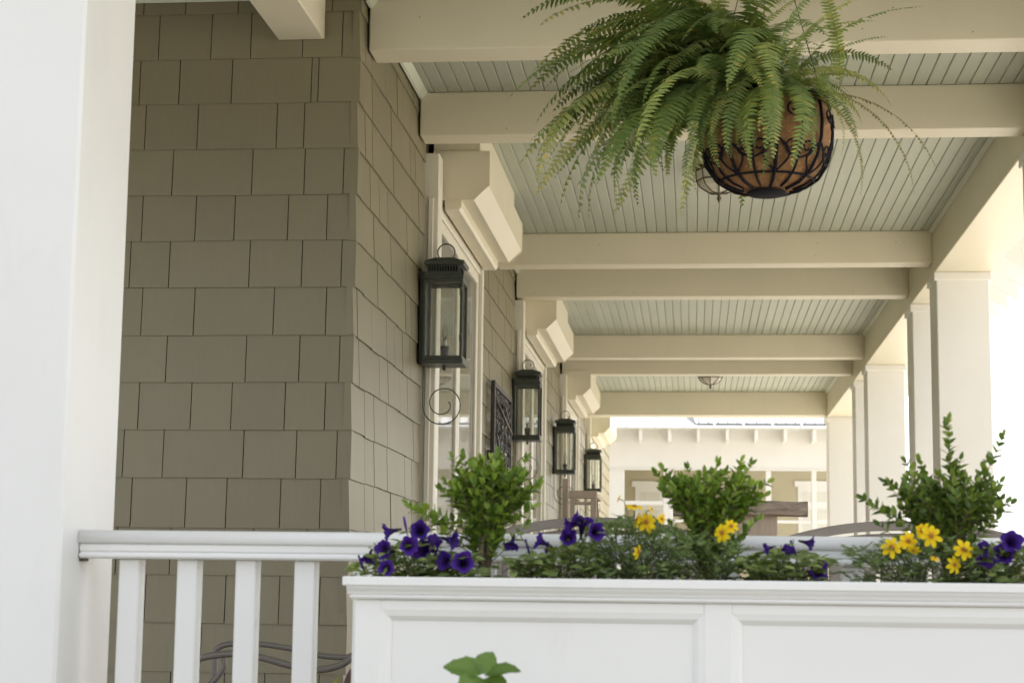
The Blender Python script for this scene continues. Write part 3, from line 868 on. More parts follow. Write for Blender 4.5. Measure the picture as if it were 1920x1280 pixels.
for k in range(NR):
    a = R(-83)+2*math.pi*k/NR
    MB().tube([on_bowl(a, z) for z in [.118-.24*i/20 for i in range(21)]], .0046, 6).build('rib', 'ironblue', hb, True)
    am = a+math.pi/NR
    MB().tube([on_bowl(am, z) for z in [.03-.15*i/16 for i in range(17)]], .0032, 6).build('rib', 'ironblue', hb, True)
    for sgn in (-1, 1):
        # C scrolls branching off the slim rib, one low and one high
        for zc, rs in ((-.035, .022), (.062, .020)):
            pts = []
            for i in range(20):
                u = i/19; th = -math.pi/2+u*R(430); rr = rs*(1-.72*u)
                da = sgn*(.022+rr*math.cos(th)-.0)/.165
                pts.append(on_bowl(am+da, zc+rr*math.sin(th), .004))
            MB().tube(pts, .0026, 5).build('scroll', 'ironblue', hb, True)
        MB().tube([on_bowl(a+sgn*(.035*math.sin(math.pi*u))/.16, -.015-.082*u, .004) for u in [i/12 for i in range(13)]], .0028, 5).build('loop', 'ironblue', hb, True)
        MB().tube([on_bowl(a+sgn*(math.pi/NR)*u, -.012-.050*math.sin(math.pi*u*.5)**1.0, .0045) for u in [i/12 for i in range(13)]], .0026, 5).build('swag', 'ironblue', hb, True)
so = MB().lathe([(.02, .108), (.10, .106), (.155, .100)], (bx, BY, bz), 24); so.build('soil', 'soil', hb, True)
for k in range(3):
    a = R(90)+k*R(120)
    MB().tube([on_bowl(a, .118), (bx+.02*math.cos(a), BY+.02*math.sin(a), bz+.62)], .0012, 5).build('hanger_wire', 'ironblue', hb)
MB().tube([(bx, BY, bz+.60), (bx, BY, bz+.70), (bx, BY, ZC-.001)], .004, 6).build('hook', 'ironblue', hb)

# ------------------------------------------------------------------ fern, frond by frond
def frond_mesh(seed, L, e0, e1, wleaf, n, lm='fern'):
    rg = random.Random(seed)
    pts = []; p = Vector((0, 0, 0)); sway = rg.uniform(-.35, .35); N = 36
    dirs = []
    az = 0
    for i in range(N+1):
        u = i/N
        e = e0+(e1-e0)*(u**rg.uniform(.85, .9) if u else 0)
        az = sway*u*u
        d = Vector((math.cos(e)*math.cos(az), math.cos(e)*math.sin(az), math.sin(e)))
        pts.append(p.copy()); dirs.append(d)
        p = p+d*(L/N)
    mb = MB()
    mb.tube(pts, [.0016*(1-.75*i/N) for i in range(N+1)], 4, mi=1, cap=False)
    def at(u):
        f_ = u*N; i = min(int(f_), N-1); return pts[i].lerp(pts[i+1], f_-i), dirs[i].lerp(dirs[i+1], f_-i).normalized()
    tw = rg.uniform(-.5, .5)
    for j in range(n):
        u = .06+.94*j/(n-1)
        c, d = at(min(u, .999))
        prof_ = min(1, (u/.16)**.7)*(1-u**2.6)**.75
        for sgn in (-1, 1):
            if rg.random() < .035: continue
            side = Vector((0, 0, 1)).cross(d)
            side = side.normalized() if side.length > .05 else Vector((0, 1, 0))
            nrm = d.cross(side).normalized()
            if nrm.z < 0 and abs(d.z) < .6: nrm = -nrm
            q = Quaternion(d, tw*u+rg.uniform(-.12, .12))
            sd = q @ side; nr = q @ nrm
            ln = wleaf*prof_*rg.uniform(.88, 1.08)
            if ln < .003: continue
            ld = (sd*sgn+d*(.16+.25*u)-nr*rg.uniform(-.05, .2)).normalized()
            wd = L/n*1.02*(.6+.4*prof_)
            b0 = c+d*(rg.uniform(-.0008, .0008)+(sgn*.15)*L/n)
            dn = nr
            h = d*(wd*.5)
            tip = b0+ld*ln-dn*(ln*.18)
            mid = b0+ld*(ln*.55)-dn*(ln*.04)
            mb.add([b0-h*.75, b0+h*.95, mid-h*.72, mid+h*.72, tip], [(0, 1, 3, 2), (2, 3, 4)])
    return mb.mesh('frond', [lm, 'rachis'])
FM = []
for i in range(9): FM.append(frond_mesh(100+i, 1.0, R(50), R(-52-9*(i % 3)), .094, 38))     # arching
for i in range(6): FM.append(frond_mesh(200+i, 1.0, R(40), R(-88), .096, 37))               # hanging
for i in range(6): FM.append(frond_mesh(500+i, 1.0, R(18), R(-48-5*i), .096, 37))            # straight diagonal
for i in range(4): FM.append(frond_mesh(300+i, 1.0, R(84), R(8), .070, 42))                 # upright
for i in range(3): FM.append(frond_mesh(400+i, 1.0, R(30), R(-70), .034, 50, 'ferndry'))               # thin trailing
fern = thing('boston_fern', 'large drooping green fern overflowing the hanging basket', 'fern', (bx, BY, bz+.11), world=False)
rg = random.Random(5)
def frond(kind, azd, L, lift=0.0, tilt=0.0, root=None):
    k = {'a': (0, 9), 'h': (9, 15), 'd': (15, 21), 'u': (21, 25), 't': (25, 28)}[kind]
    o = link('frond', FM[rg.randrange(*k)], fern)
    rr = rg.uniform(.02, .10); a = R(azd)
    o.location = root if root else (rr*math.cos(a)-.02, rr*math.sin(a), rg.uniform(-.01, .03))
    q = Quaternion((0, 0, 1), a) @ Quaternion((0, 1, 0), -R(tilt)) @ Quaternion((1, 0, 0), rg.uniform(-.25, .25))
    o.rotation_mode = 'QUATERNION'; o.rotation_quaternion = q
    o.scale = (L, L, L)
# azimuth: 180 = picture left, 270 = towards the camera, 0 = right, 90 = away
for i in range(70):                                        # heavy left side
    az = rg.gauss(202, 40)
    kd = rg.choice('aaah')
    L = rg.uniform(.36, .70) if kd == 'a' else rg.uniform(.32, .50)
    frond(kd, az, L, tilt=rg.uniform(-30, 12), root=(rg.gauss(-.07, .06), rg.gauss(-.02, .06), rg.uniform(-.01, .07)))
for i in range(52):                                        # stepping down on the left, one above the other
    frond('d', rg.gauss(205, 26), rg.uniform(.36, .60), tilt=rg.uniform(-18, 22), root=(rg.uniform(-.20, .02), rg.gauss(-.03, .06), rg.uniform(-.02, .20)))
for i in range(34):                                        # all round
    az = rg.uniform(0, 360)
    frond(rg.choice('ah'), az, rg.uniform(.32, .50) if 75 < az < 290 else rg.uniform(.20, .28), tilt=rg.uniform(-15, 18))
for i in range(14):                                        # short ones over the rim
    frond('h', rg.uniform(225, 345), rg.uniform(.19, .30), tilt=rg.uniform(-25, 5))
for i in range(16):                                        # upper left
    frond(rg.choice('da'), rg.gauss(185, 25), rg.uniform(.45, .66), tilt=rg.uniform(5, 30), root=(rg.uniform(-.16, 0), rg.gauss(-.02, .06), rg.uniform(.06, .2)))
for i in range(18):                                        # over the front of the basket
    frond('h', rg.uniform(215, 300), rg.uniform(.28, .44), tilt=rg.uniform(-30, 0))
for i in range(40):
    frond('u', rg.uniform(0, 360), rg.uniform(.30, .52), tilt=rg.uniform(-22, 8), root=(rg.gauss(-.04, .07), rg.gauss(0, .07), rg.uniform(-.01, .05)))
for az, L, tl_ in ((-12, .56, -6), (-20, .50, -20), (-40, .44, -30)):
    frond('t', az, L, tilt=tl_)
for az, L, tl_ in ((-5, .36, 20), (-25, .40, -5), (-50, .36, -25), (-65, .36, -35)):
    frond('a', az, L, tilt=tl_)

# ------------------------------------------------------------------ box shrubs in the planter
def wobble(p, q, n, amp, rnd):
    out = []
    for i in range(n+1):
        u = i/n
        s_ = math.sin(math.pi*u)*amp
        out.append(p.lerp(q, u)+Vector((rnd.uniform(-1, 1)*s_, rnd.uniform(-1, 1)*s_, rnd.uniform(-.4, .4)*s_)))
    return out
def shrub(label, base_px, crown, extra, mat, seed, ntips, lsize=.025):
    """crown: (cx, cy, rx, ry) in picture pixels at the planter's depth; extra: twig tips that stand out"""
    rnd = random.Random(seed)
    Y = 3.585
    b0 = atY(base_px, 1085, Y); b0.z = SOILZ-.005
    t = thing('box_shrub', label, 'shrub', b0, 'box shrubs growing in the planter')
    c = atY(crown[0], crown[1], Y); k = Y/F_PX
    st = MB(); lv = MB()
    tips = []
    while len(tips) < ntips:
        x, y, z = (rnd.uniform(-1, 1) for _ in range(3))
        d2 = x*x+y*y+z*z
        if d2 > 1 or d2 < .12: continue
        an = math.atan2(z, x)
        f_ = (.50+.50*min(1, max(0, (z+1)/1.25)))*(.86+.10*math.sin(3*an+seed)+.10*math.sin(7*an+2*seed))
        tips.append((c+Vector((x*crown[2]*k*f_*1.12, y*.08*f_, z*crown[3]*k*(.9+.12*math.sin(5*an+seed)))), rnd.uniform(.45, .75), False))
    for i in range(11):             # low shoots round the stems
        u = rnd.random()
        tips.append((b0.lerp(c, .35+.45*u)+Vector((rnd.uniform(-1, 1)*crown[2]*k*(.22+.3*u), rnd.uniform(-.04, .04), 0)), .7, False))
    for (x, y) in extra: tips.append((atY(x, y, Y+rnd.uniform(-.03, .03)), .45, True))
    hub = b0+Vector((0, 0, .05))
    for i in range(5):
        q = c+Vector((rnd.uniform(-.03, .03), rnd.uniform(-.03, .03), -crown[3]*k*.5))
        st.tube(wobble(b0+Vector((rnd.uniform(-.008, .008), rnd.uniform(-.008, .008), 0)), q, 5, .008, rnd), [.0042, .004, .0036, .003, .0026, .002], 5)
    for tip, keep, ex in tips:
        s0 = hub.lerp(c, rnd.uniform(.25, .6) if tip.z > c.z-.03 else rnd.uniform(0, .2))+Vector((rnd.uniform(-.015, .015), rnd.uniform(-.015, .015), 0))
        ctrl = s0.lerp(tip, .5)+Vector((0, 0, -.012 if tip.z < c.z else .0))
        path = []
        for i in range(9):
            u = i/8
            path.append(s0*(1-u)**2+ctrl*(2*u*(1-u))+tip*u*u)
        st.tube(path, [.0017*(1-.6*i/8) for i in range(9)], 4, cap=False)
        ln = sum((path[i+1]-path[i]).length for i in range(8))
        npair = max(3, int(ln*keep/.0115)) if not ex else max(5, int(ln*.62/.0125))
        frac = keep if not ex else .62
        for j in range(npair):
            u = (1-frac)+frac*(j+.5)/npair
            f_ = u*8; i = min(int(f_), 7)
            p = path[i].lerp(path[i+1], f_-i); d = (path[i+1]-path[i]).normalized()
            s_ = d.orthogonal().normalized(); s_.rotate(Quaternion(d, j*1.57+rnd.uniform(-.5, .5)))
            for sg in (-1, 1):
                if rnd.random() < .08: continue
                ld = (s_*sg*.85+d*.65+Vector((0, 0, .15))).normalized()
                nn = (d+Vector((0, 0, .5))+Vector((rnd.uniform(-.3, .3), rnd.uniform(-.3, .3), 0))).normalized()
                sz = lsize*rnd.uniform(.7, 1.15)*(1-.25*(u > .9))
                lv.leaf(p, ld, nn, sz, sz*.60, rnd.uniform(.1, .5), rnd.uniform(-.05, .3))
        d = (path[-1]-path[-2]).normalized()
        for sg in range(2):
            lv.leaf(path[-1], (d+Vector((rnd.uniform(-.4, .4), rnd.uniform(-.4, .4), 0))).normalized(), Vector((rnd.uniform(-1, 1), -1, .3)), lsize*.75, lsize*.36, .4, 0)
    st.build('stems', 'twig', t, True)
    stuff(lv.build('foliage', mat, t))
shrub('bushy bright green box shrub in front of the iron panel', 905, (918, 925, 92, 72), [(766, 945), (772, 952), (790, 962), (800, 950), (815, 972), (850, 860), (868, 856), (935, 852), (985, 862), (1008, 905), (1000, 950), (838, 905), (985, 985), (865, 985), (880, 1000)], 'box', 31, 150)
shrub('rounded green box shrub at the middle of the planter', 1325, (1335, 935, 100, 60), [(1232, 888), (1245, 880), (1290, 880), (1345, 870), (1388, 866), (1408, 872), (1438, 905), (1432, 930), (1262, 985), (1420, 975), (1400, 990)], 'box', 32, 145)
shrub('tall box shrub with long sprigs at the right end of the planter', 1790, (1772, 935, 118, 62), [(1778, 788), (1774, 800), (1618, 935), (1640, 950), (1700, 868), (1880, 820), (1850, 862), (1895, 945), (1875, 905), (1868, 975), (1660, 905), (1725, 865), (1800, 862), (1650, 985)], 'boxdark', 33, 150)

# ------------------------------------------------------------------ petunias
def petunia_flower_mesh(seed):
    rnd = random.Random(seed); seg = 30; mb = MB(); vs = []
    prof_ = [(.0030, -.046), (.0042, -.034), (.0065, -.022), (.0100, -.012), (.0150, -.0055), (.0205, -.0015), (.0255, .0)]
    ph = rnd.uniform(0, 6)
    for i, (r_, z_) in enumerate(prof_):
        u = i/(len(prof_)-1)
        for k in range(seg):
            a = 2*math.pi*k/seg
            lobe = 1+u*u*(.10*math.cos(5*a)+.04*math.sin(3*a+ph)+rnd.uniform(-.03, .03))
            zz = z_+u*u*(.0026*math.cos(10*a+ph)+.002*math.sin(3*a+ph)+rnd.uniform(-.0012, .0012))
            vs.append((r_*lobe*math.cos(a), r_*lobe*math.sin(a), zz))
    fs = [(i*seg+k, i*seg+(k+1) % seg, (i+1)*seg+(k+1) % seg, (i+1)*seg+k) for i in range(len(prof_)-1) for k in range(seg)]
    mb.add(vs, fs)
    return mb.mesh('flower', 'purple', True)
PF = [petunia_flower_mesh(s) for s in (1, 2, 3, 4)]
cal = MB()
for k in range(5):
    a = 2*math.pi*k/5
    cal.leaf(Vector((0, 0, -.048)), Vector((math.cos(a)*.35, math.sin(a)*.35, 1)), Vector((math.cos(a), math.sin(a), 0)), .016, .004, .2, -.1)
CALYX = cal.mesh('calyx', 'petleaf')
FACE = {'f': (.1, -1, .25), 'l': (-1, -.35, -.25), 'r': (1, -.35, -.25), 'u': (.1, -.45, 1), 'd': (-.2, -.6, -1), 'fl': (-.6, -1, .1), 'fr': (.6, -1, .1), 'lu': (-.9, -.3, .4), 'ru': (.9, -.3, .4), 'b': (.2, .6, .6)}
def put(me, name, parent, p, face, size=1.0, spin=None, rnd=random):
    o = link(name, me, parent)
    o.location = Vector(p)-Vector(parent.location)
    o.rotation_mode = 'QUATERNION'
    q = Vector(FACE[face]).normalized().to_track_quat('Z', 'Y')
    o.rotation_quaternion = q @ Quaternion((0, 0, 1), rnd.uniform(0, 6) if spin is None else spin)
    o.scale = (size,)*3
    return o
def petunia(label, base_px, span, flowers, leaves, seed, htop, buds=()):
    rnd = random.Random(seed); Y = 3.53
    b0 = atY(base_px, 1085, Y); b0.z = SOILZ
    t = thing('petunia', label, 'flower', b0, 'purple petunias in the planter')
    st = MB(); lv = MB(); k = Y/F_PX
    ends = []
    for i in range(int(leaves*1.25)):
        x = rnd.uniform(span[0], span[1]); u = (x-span[0])/(span[1]-span[0])
        hmax = htop(u)
        y = rnd.uniform(hmax, 1090) if rnd.random() < .75 else rnd.uniform(hmax, hmax+20)
        p = atY(x, y, Y+rnd.uniform(-.085, .09))
        p.z = max(p.z, SOILZ+.003)
        ends.append(p)
        a = rnd.uniform(0, 6.28)
        for j in range(2):
            d = Vector((math.cos(a+j*2.4), math.sin(a+j*2.4), rnd.uniform(-.15, .55)))
            s_ = rnd.uniform(.020, .036)
            lv.leaf(p+Vector((rnd.uniform(-.008, .008),)*3), d, Vector((rnd.uniform(-.4, .4), rnd.uniform(-.7, .1), 1)), s_, s_*.62, .25, rnd.uniform(0, .4), fine=True)
    for p in ends[::3]:
        st.tube(wobble(b0+Vector((rnd.uniform(-.03, .03), rnd.uniform(-.02, .02), 0)), p, 5, .012, rnd), .0014, 4, cap=False)
    for (x, y, fc, s_) in flowers:
        p = atY(x, y, Y-.080+rnd.uniform(-.02, .02))
        o = put(rnd.choice(PF), 'flower', t, p, fc, s_*rnd.uniform(.66, .86), rnd=rnd)
        link('calyx', CALYX, o)
        back = p-Vector(FACE[fc]).normalized()*.048*s_
        st.tube(wobble(b0+Vector((rnd.uniform(-.03, .03), 0, 0)), back, 6, .010, rnd), .0014, 4, cap=False)
        for j in range(2):
            lv.leaf(back+Vector((0, 0, -.01)), Vector((rnd.uniform(-1, 1), rnd.uniform(-1, .3), .1)), Vector((0, -.4, 1)), .022, .012, .2, .3, fine=True)
    for (x, y, dx) in buds:
        p = atY(x, y, Y-.03)
        q = p+Vector((dx*.012, 0, -.032))
        MB().tube([q, q.lerp(p, .5), p], [.0012, .0028, .0022], 6).build('bud', 'iron' if False else 'purple', t, True)
        st.tube(wobble(b0, q, 5, .01, rnd), .0013, 4, cap=False)
    st.build('stems', 'stem', t, True)
    stuff(lv.build('foliage', 'petleaf', t))
petunia('purple petunia with many open blooms at the left end of the planter', 775, (672, 900), [(722, 998, 'l', 1.0), (787, 993, 'f', 1.05), (792, 1028, 'fl', 1.15), (768, 1022, 'fr', .9), (718, 1030, 'fl', .95), (690, 1050, 'd', .85), (724, 1064, 'f', .7), (852, 1014, 'r', .95), (832, 1050, 'fl', .9), (868, 1053, 'f', 1.1), (815, 1012, 'b', .8)],
        150, 41, lambda u: 1042-25*math.exp(-((u-.4)/.2)**2), [(757, 968, .6), (672, 1040, 1), (824, 1018, -1)])
petunia('purple petunia left of the feathery yellow flowers', 1050, (945, 1130), [(958, 1024, 'd', .9), (1008, 1012, 'lu', .9), (1066, 1006, 'f', .8), (1092, 974, 'u', 1.05), (1119, 996, 'fr', 1.0), (1063, 986, 'l', .9), (1078, 968, 'lu', .8)],
        120, 42, lambda u: 1045-28*math.exp(-((u-.7)/.25)**2), [(1028, 1015, -.5), (985, 1010, .8)])
petunia('small dark petunia low between the middle and right shrubs', 1475, (1385, 1560), [(1436, 1028, 'l', .65), (1522, 1019, 'r', .75), (1536, 1068, 'fr', 1.0), (1478, 1030, 'b', .7)],
        105, 43, lambda u: 1050-22*math.exp(-((u-.5)/.25)**2), [(1482, 1012, 1)])
petunia('purple petunia at the far right end of the planter', 1880, (1815, 1960), [(1898, 1014, 'f', 1.0), (1882, 1036, 'fl', .95), (1848, 1052, 'd', .9), (1845, 1022, 'b', .6)],
        90, 44, lambda u: 1035-15*u)

# ------------------------------------------------------------------ yellow flowers with feathery leaves
def yellow_mesh(seed, n=8):
    rnd = random.Random(seed); mb = MB()
    for k in range(n):
        a = 2*math.pi*k/n+rnd.uniform(-.1, .1); L = .0205*rnd.uniform(.88, 1.1)
        d = Vector((math.cos(a), math.sin(a), 0)); s_ = Vector((-math.sin(a), math.cos(a), 0)); z = Vector((0, 0, 1))
        lift = rnd.uniform(-.1, .25)
        pr_ = [(.12, .0018), (.45, .0046), (.70, .0052), (.90, .0032)]
        vs = []
        for r_, h in pr_:
            c = d*(L*r_)+z*(L*(lift*r_-.25*r_*r_))
            vs += [c+s_*h+z*.0008, c, c-s_*h+z*.0008]
        c = d*L+z*(L*(lift-.25)); c2 = d*(L*.93)+z*(L*(lift*.93-.22))
        vs += [c+s_*.0011, c2, c-s_*.0011]
        fs = []
        for i in range(4):
            b_ = i*3; fs += [(b_, b_+1, b_+4, b_+3), (b_+1, b_+2, b_+5, b_+4)]
        mb.add(vs, fs)
    return mb.mesh('flower', 'yellow')
YM = [yellow_mesh(s, n) for s, n in ((1, 8), (2, 8), (3, 7))]
EYE = MB().lathe([(.0048, -.001), (.0044, .0018), (.0026, .0032), (.0004, .0036)], (0, 0, 0), 12).mesh('flower_eye', 'browneye', True)
def bidens(label, base_px, span, flowers, n, seed, htop):
    rnd = random.Random(seed); Y = 3.55
    b0 = atY(base_px, 1085, Y); b0.z = SOILZ
    t = thing('yellow_daisy', label, 'flower', b0, 'yellow daisies in the planter')
    st = MB(); lv = MB(); ends = []
    for i in range(n):
        x = rnd.uniform(*span); u = (x-span[0])/(span[1]-span[0]); hm = htop(u)
        y = hm+(1092-hm)*rnd.random()**1.25
        p = atY(x, y, Y+rnd.uniform(-.10, .11)); p.z = max(p.z, SOILZ+.002)
        ends.append(p)
        a = rnd.uniform(0, 6.28); d0 = Vector((math.cos(a), math.sin(a), rnd.uniform(-.1, .9))).normalized()
        sd = d0.cross(Vector((0, 0, 1))).normalized()
        ln = rnd.uniform(.022, .036)
        for j in range(4):          # divided leaf: lobes in pairs along the midrib
            q = p+d0*(ln*(.25+.22*j)); lob = ln*(.42-.06*j)
            for sg in (-1, 1):
                lv.leaf(q, (d0*.7+sd*sg*.8+Vector((0, 0, rnd.uniform(-.2, .2)))).normalized(), Vector((rnd.uniform(-.6, .6), rnd.uniform(-1, .2), .7)), lob*1.1, lob*.46, .2, .15)
        lv.leaf(p+d0*ln*.3, d0, Vector((0, -.2, 1)), ln, ln*.13, .1, .1)
    for p in ends[::4]:
        st.tube(wobble(b0+Vector((rnd.uniform(-.05, .05), rnd.uniform(-.03, .03), 0)), p, 5, .014, rnd), .0011, 4, cap=False)
    for (x, y, fc, s_) in flowers:
        p = atY(x, y, Y-.105+rnd.uniform(-.015, .015))
        o = put(rnd.choice(YM), 'flower', t, p, fc, s_*.93, rnd=rnd)
        link('flower_eye', EYE, o)
        q = p-Vector(FACE[fc]).normalized()*.012
        st.tube(wobble(b0+Vector((rnd.uniform(-.04, .04), 0, 0)), q, 5, .012, rnd)+[p-Vector(FACE[fc]).normalized()*.001], .0011, 4, cap=False)
    st.build('stems', 'stem', t, True)
    stuff(lv.build('foliage', 'bidleaf', t))
bidens('feathery plant with small yellow daisies left of the middle shrub', 1190, (1100, 1270), [(1160, 934, 'lu', .45), (1190, 949, 'u', .95), (1212, 978, 'f', 1.05), (1194, 974, 'lu', .9), (1222, 954, 'ru', .5), (1241, 972, 'fr', .55), (1197, 1034, 'r', .85)],
       370, 51, lambda u: 985-15*math.exp(-((u-.35)/.2)**2)+30*(u > .9))
bidens('yellow daisies growing through the foot of the middle shrub', 1330, (1255, 1390), [(1354, 998, 'fl', 1.0), (1371, 986, 'f', .75)],
       250, 52, lambda u: 1000+20*u)
bidens('clump of bright yellow daisies in front of the right-hand shrub', 1735, (1600, 1880), [(1672, 1025, 'f', 1.05), (1703, 1014, 'f', 1.0), (1729, 994, 'fl', .85), (1746, 1004, 'f', 1.1), (1807, 1030, 'f', 1.05), (1790, 1058, 'fr', .9), (1713, 1031, 'd', .75), (1753, 1046, 'u', .5)],
       420, 53, lambda u: 1035-22*math.exp(-((u-.5)/.3)**2))

# ------------------------------------------------------------------ big leaves in front of the planter
hyd = thing('hydrangea', 'broad serrated green leaves rising in front of the white planter', 'plant', (atY(905, 1280, 3.0).x, 3.0, GZ))
def broad_leaf(base, tip, wd, nrm, droop):
    mb = MB(); n = 14; m_ = 4
    d = tip-base; L = d.length; d.normalize(); s_ = d.cross(nrm).normalized(); up = s_.cross(d)
    vs = []
    for i in range(n+1):
        u = i/n
        wv = math.sin(math.pi*min(1, u**.8))**.75*(1-.25*u) if 0 < u < 1 else 0
        for j in range(-m_, m_+1):
            v = j/m_
            ser = 1+.05*(i % 2)*(abs(v) > .9)
            vs.append(base+d*(L*(u+(.012 if abs(j) == m_ and i % 2 else 0)))+s_*(wd*.5*wv*v*ser)+up*(.22*wd*abs(v)*wv-droop*L*u*u+.03*wd*math.sin(u*22+abs(v)*3)*abs(v)))
    W_ = 2*m_+1
    mb.add(vs, [(i*W_+j, i*W_+j+1, (i+1)*W_+j+1, (i+1)*W_+j) for i in range(n) for j in range(2*m_)])
    return mb
hb_ = atY(905, 1270, 3.0)
L_ = lambda x, y, Y=2.98: atY(x, y, Y)
for (bx_, by_, tx, ty, wd, nr, dr) in ((905, 1262, 829, 1243, .046, (-.1, -.75, .66), .10), (900, 1262, 925, 1221, .042, (.2, -.9, .4), .02), (910, 1265, 973, 1252, .040, (.2, -.7, .7), .08), (902, 1270, 862, 1302, .05, (-.2, -1, .5), .15), (908, 1272, 950, 1312, .05, (.2, -1, .5), .15)):
    p0 = L_(bx_, by_); p1 = L_(tx, ty, 2.93 if ty > 1245 else 3.0)
    broad_leaf(p0, p1, wd, Vector(nr), dr).build('leaf', 'hydleaf', hyd, True)
rnd = random.Random(77)
for i in range(26):
    z_ = rnd.uniform(GZ+.35, -.22); a = rnd.uniform(0, 6.28); r_ = rnd.uniform(.01, .10)
    p0 = Vector((hb_.x+r_*math.cos(a), 3.0+r_*math.sin(a)*.7, z_)); p1 = p0+Vector((math.cos(a), math.sin(a)*.8, rnd.uniform(-.1, .5)))*.11
    broad_leaf(p0, p1, .07, Vector((math.cos(a)*.3, -.3, 1)), .15).build('leaf', 'hydleaf', hyd, True)
sm = MB()
for i in range(5):
    sm.tube(wobble(Vector((hb_.x+rnd.uniform(-.04, .04), 3.0+rnd.uniform(-.04, .04), GZ)), hb_+Vector((rnd.uniform(-.02, .02), rnd.uniform(-.01, .03), -.012*i)), 6, .03, rnd), .004, 5)
sm.build('stems', 'stem', hyd, True)

# ------------------------------------------------------------------ grey metal armchair behind the balusters
def smoothpath(pts, n=6):
    pts = [Vector(p) for p in pts]; out = []
    for i in range(len(pts)-1):
        p0 = pts[max(i-1, 0)]; p1 = pts[i]; p2 = pts[i+1]; p3 = pts[min(i+2, len(pts)-1)]
        for k in range(n):
            u = k/n
            out.append(.5*((2*p1)+(p2-p0)*u+(2*p0-5*p1+4*p2-p3)*u*u+(3*p1-p0-3*p2+p3)*u**3))
    return out+[pts[-1]]
ca = 5.35; cb = 5.85
ch = thing('patio_chair', 'grey metal patio chair with wavy arms behind the railing', 'chair', (atY(500, 1250, 5.6).x, 5.6, DZ))
A1 = smoothpath([atY(x, y, ca) for x, y in ((362, 1236), (400, 1228), (440, 1225), (490, 1232), (545, 1247), (590, 1255), (625, 1250), (655, 1236), (690, 1200))])
MB().tube(A1, .0105, 8).build('arm', 'greymetal', ch, True)
A2 = smoothpath([atY(x, y, cb) for x, y in ((402, 1220), (416, 1210), (440, 1206), (490, 1207), (545, 1215), (590, 1226), (630, 1231), (660, 1228), (700, 1200))])
MB().tube(A2, .0095, 8).build('arm', 'greymetal', ch, True)
for P_, Yy in ((((364, 1238), (362, 1290), (352, 1420)), ca), (((404, 1222), (400, 1290), (392, 1400)), cb)):
    top = [atY(x, y, Yy) for x, y in P_]; foot = top[-1].copy(); foot.z = DZ
    MB().tube(smoothpath(top+[foot]), .011, 8).build('leg', 'greymetal', ch, True)
MB().tube(smoothpath([atY(x, y, ca+.004) for x, y in ((418, 1233), (420, 1248), (408, 1268), (388, 1286), (366, 1296))]), .008, 8).build('brace', 'greymetal', ch, True)
for Yy in (ca, cb):
    t0 = atY(690, 1200, Yy); f0 = t0+Vector((.03, 0, 0)); f0.z = DZ
    MB().tube(smoothpath([t0+Vector((.06, 0, -.15)), t0+Vector((.045, 0, -.36)), f0]), .011, 8).build('leg', 'greymetal', ch, True)
sx0 = atY(372, 1400, 5.6).x; sx1 = sx0+.50; sz = DZ+.42
for i in range(11):
    x = sx0+.02+i*.046
    MB().box(x, ca+.02, sz, x+.036, cb-.02, sz+.012, .003).build('seat_slat', 'greymetal', ch)
MB().tube([(sx0, ca, sz-.004), (sx1, ca, sz-.004), (sx1, cb, sz-.004), (sx0, cb, sz-.004)], .010, 6, closed=True).build('seat_frame', 'greymetal', ch)
# low plant beside the chair
lp = thing('low_plant', 'small plant tip with a yellow green leaf and a mauve leaf behind the planter corner', 'plant', (atY(632, 1280, 4.3).x, 4.3, DZ))
p0 = atY(622, 1300, 4.3)
broad_leaf(p0, atY(633, 1267, 4.3), .014, Vector((.2, -1, .2)), .02).build('leaf', 'chartleaf', lp, True)
broad_leaf(atY(652, 1315, 4.32), atY(657, 1252, 4.32), .030, Vector((-.3, -1, .2)), .02).build('leaf', 'mauveleaf', lp, True)
sm = MB().tube([p0, p0+Vector((.01, 0, -.2)), (p0.x+.02, 4.3, DZ+.0)], .004, 5)
sm.tube([atY(652, 1315, 4.32), (p0.x+.03, 4.31, DZ)], .004, 5); sm.build('stems', 'stem', lp)

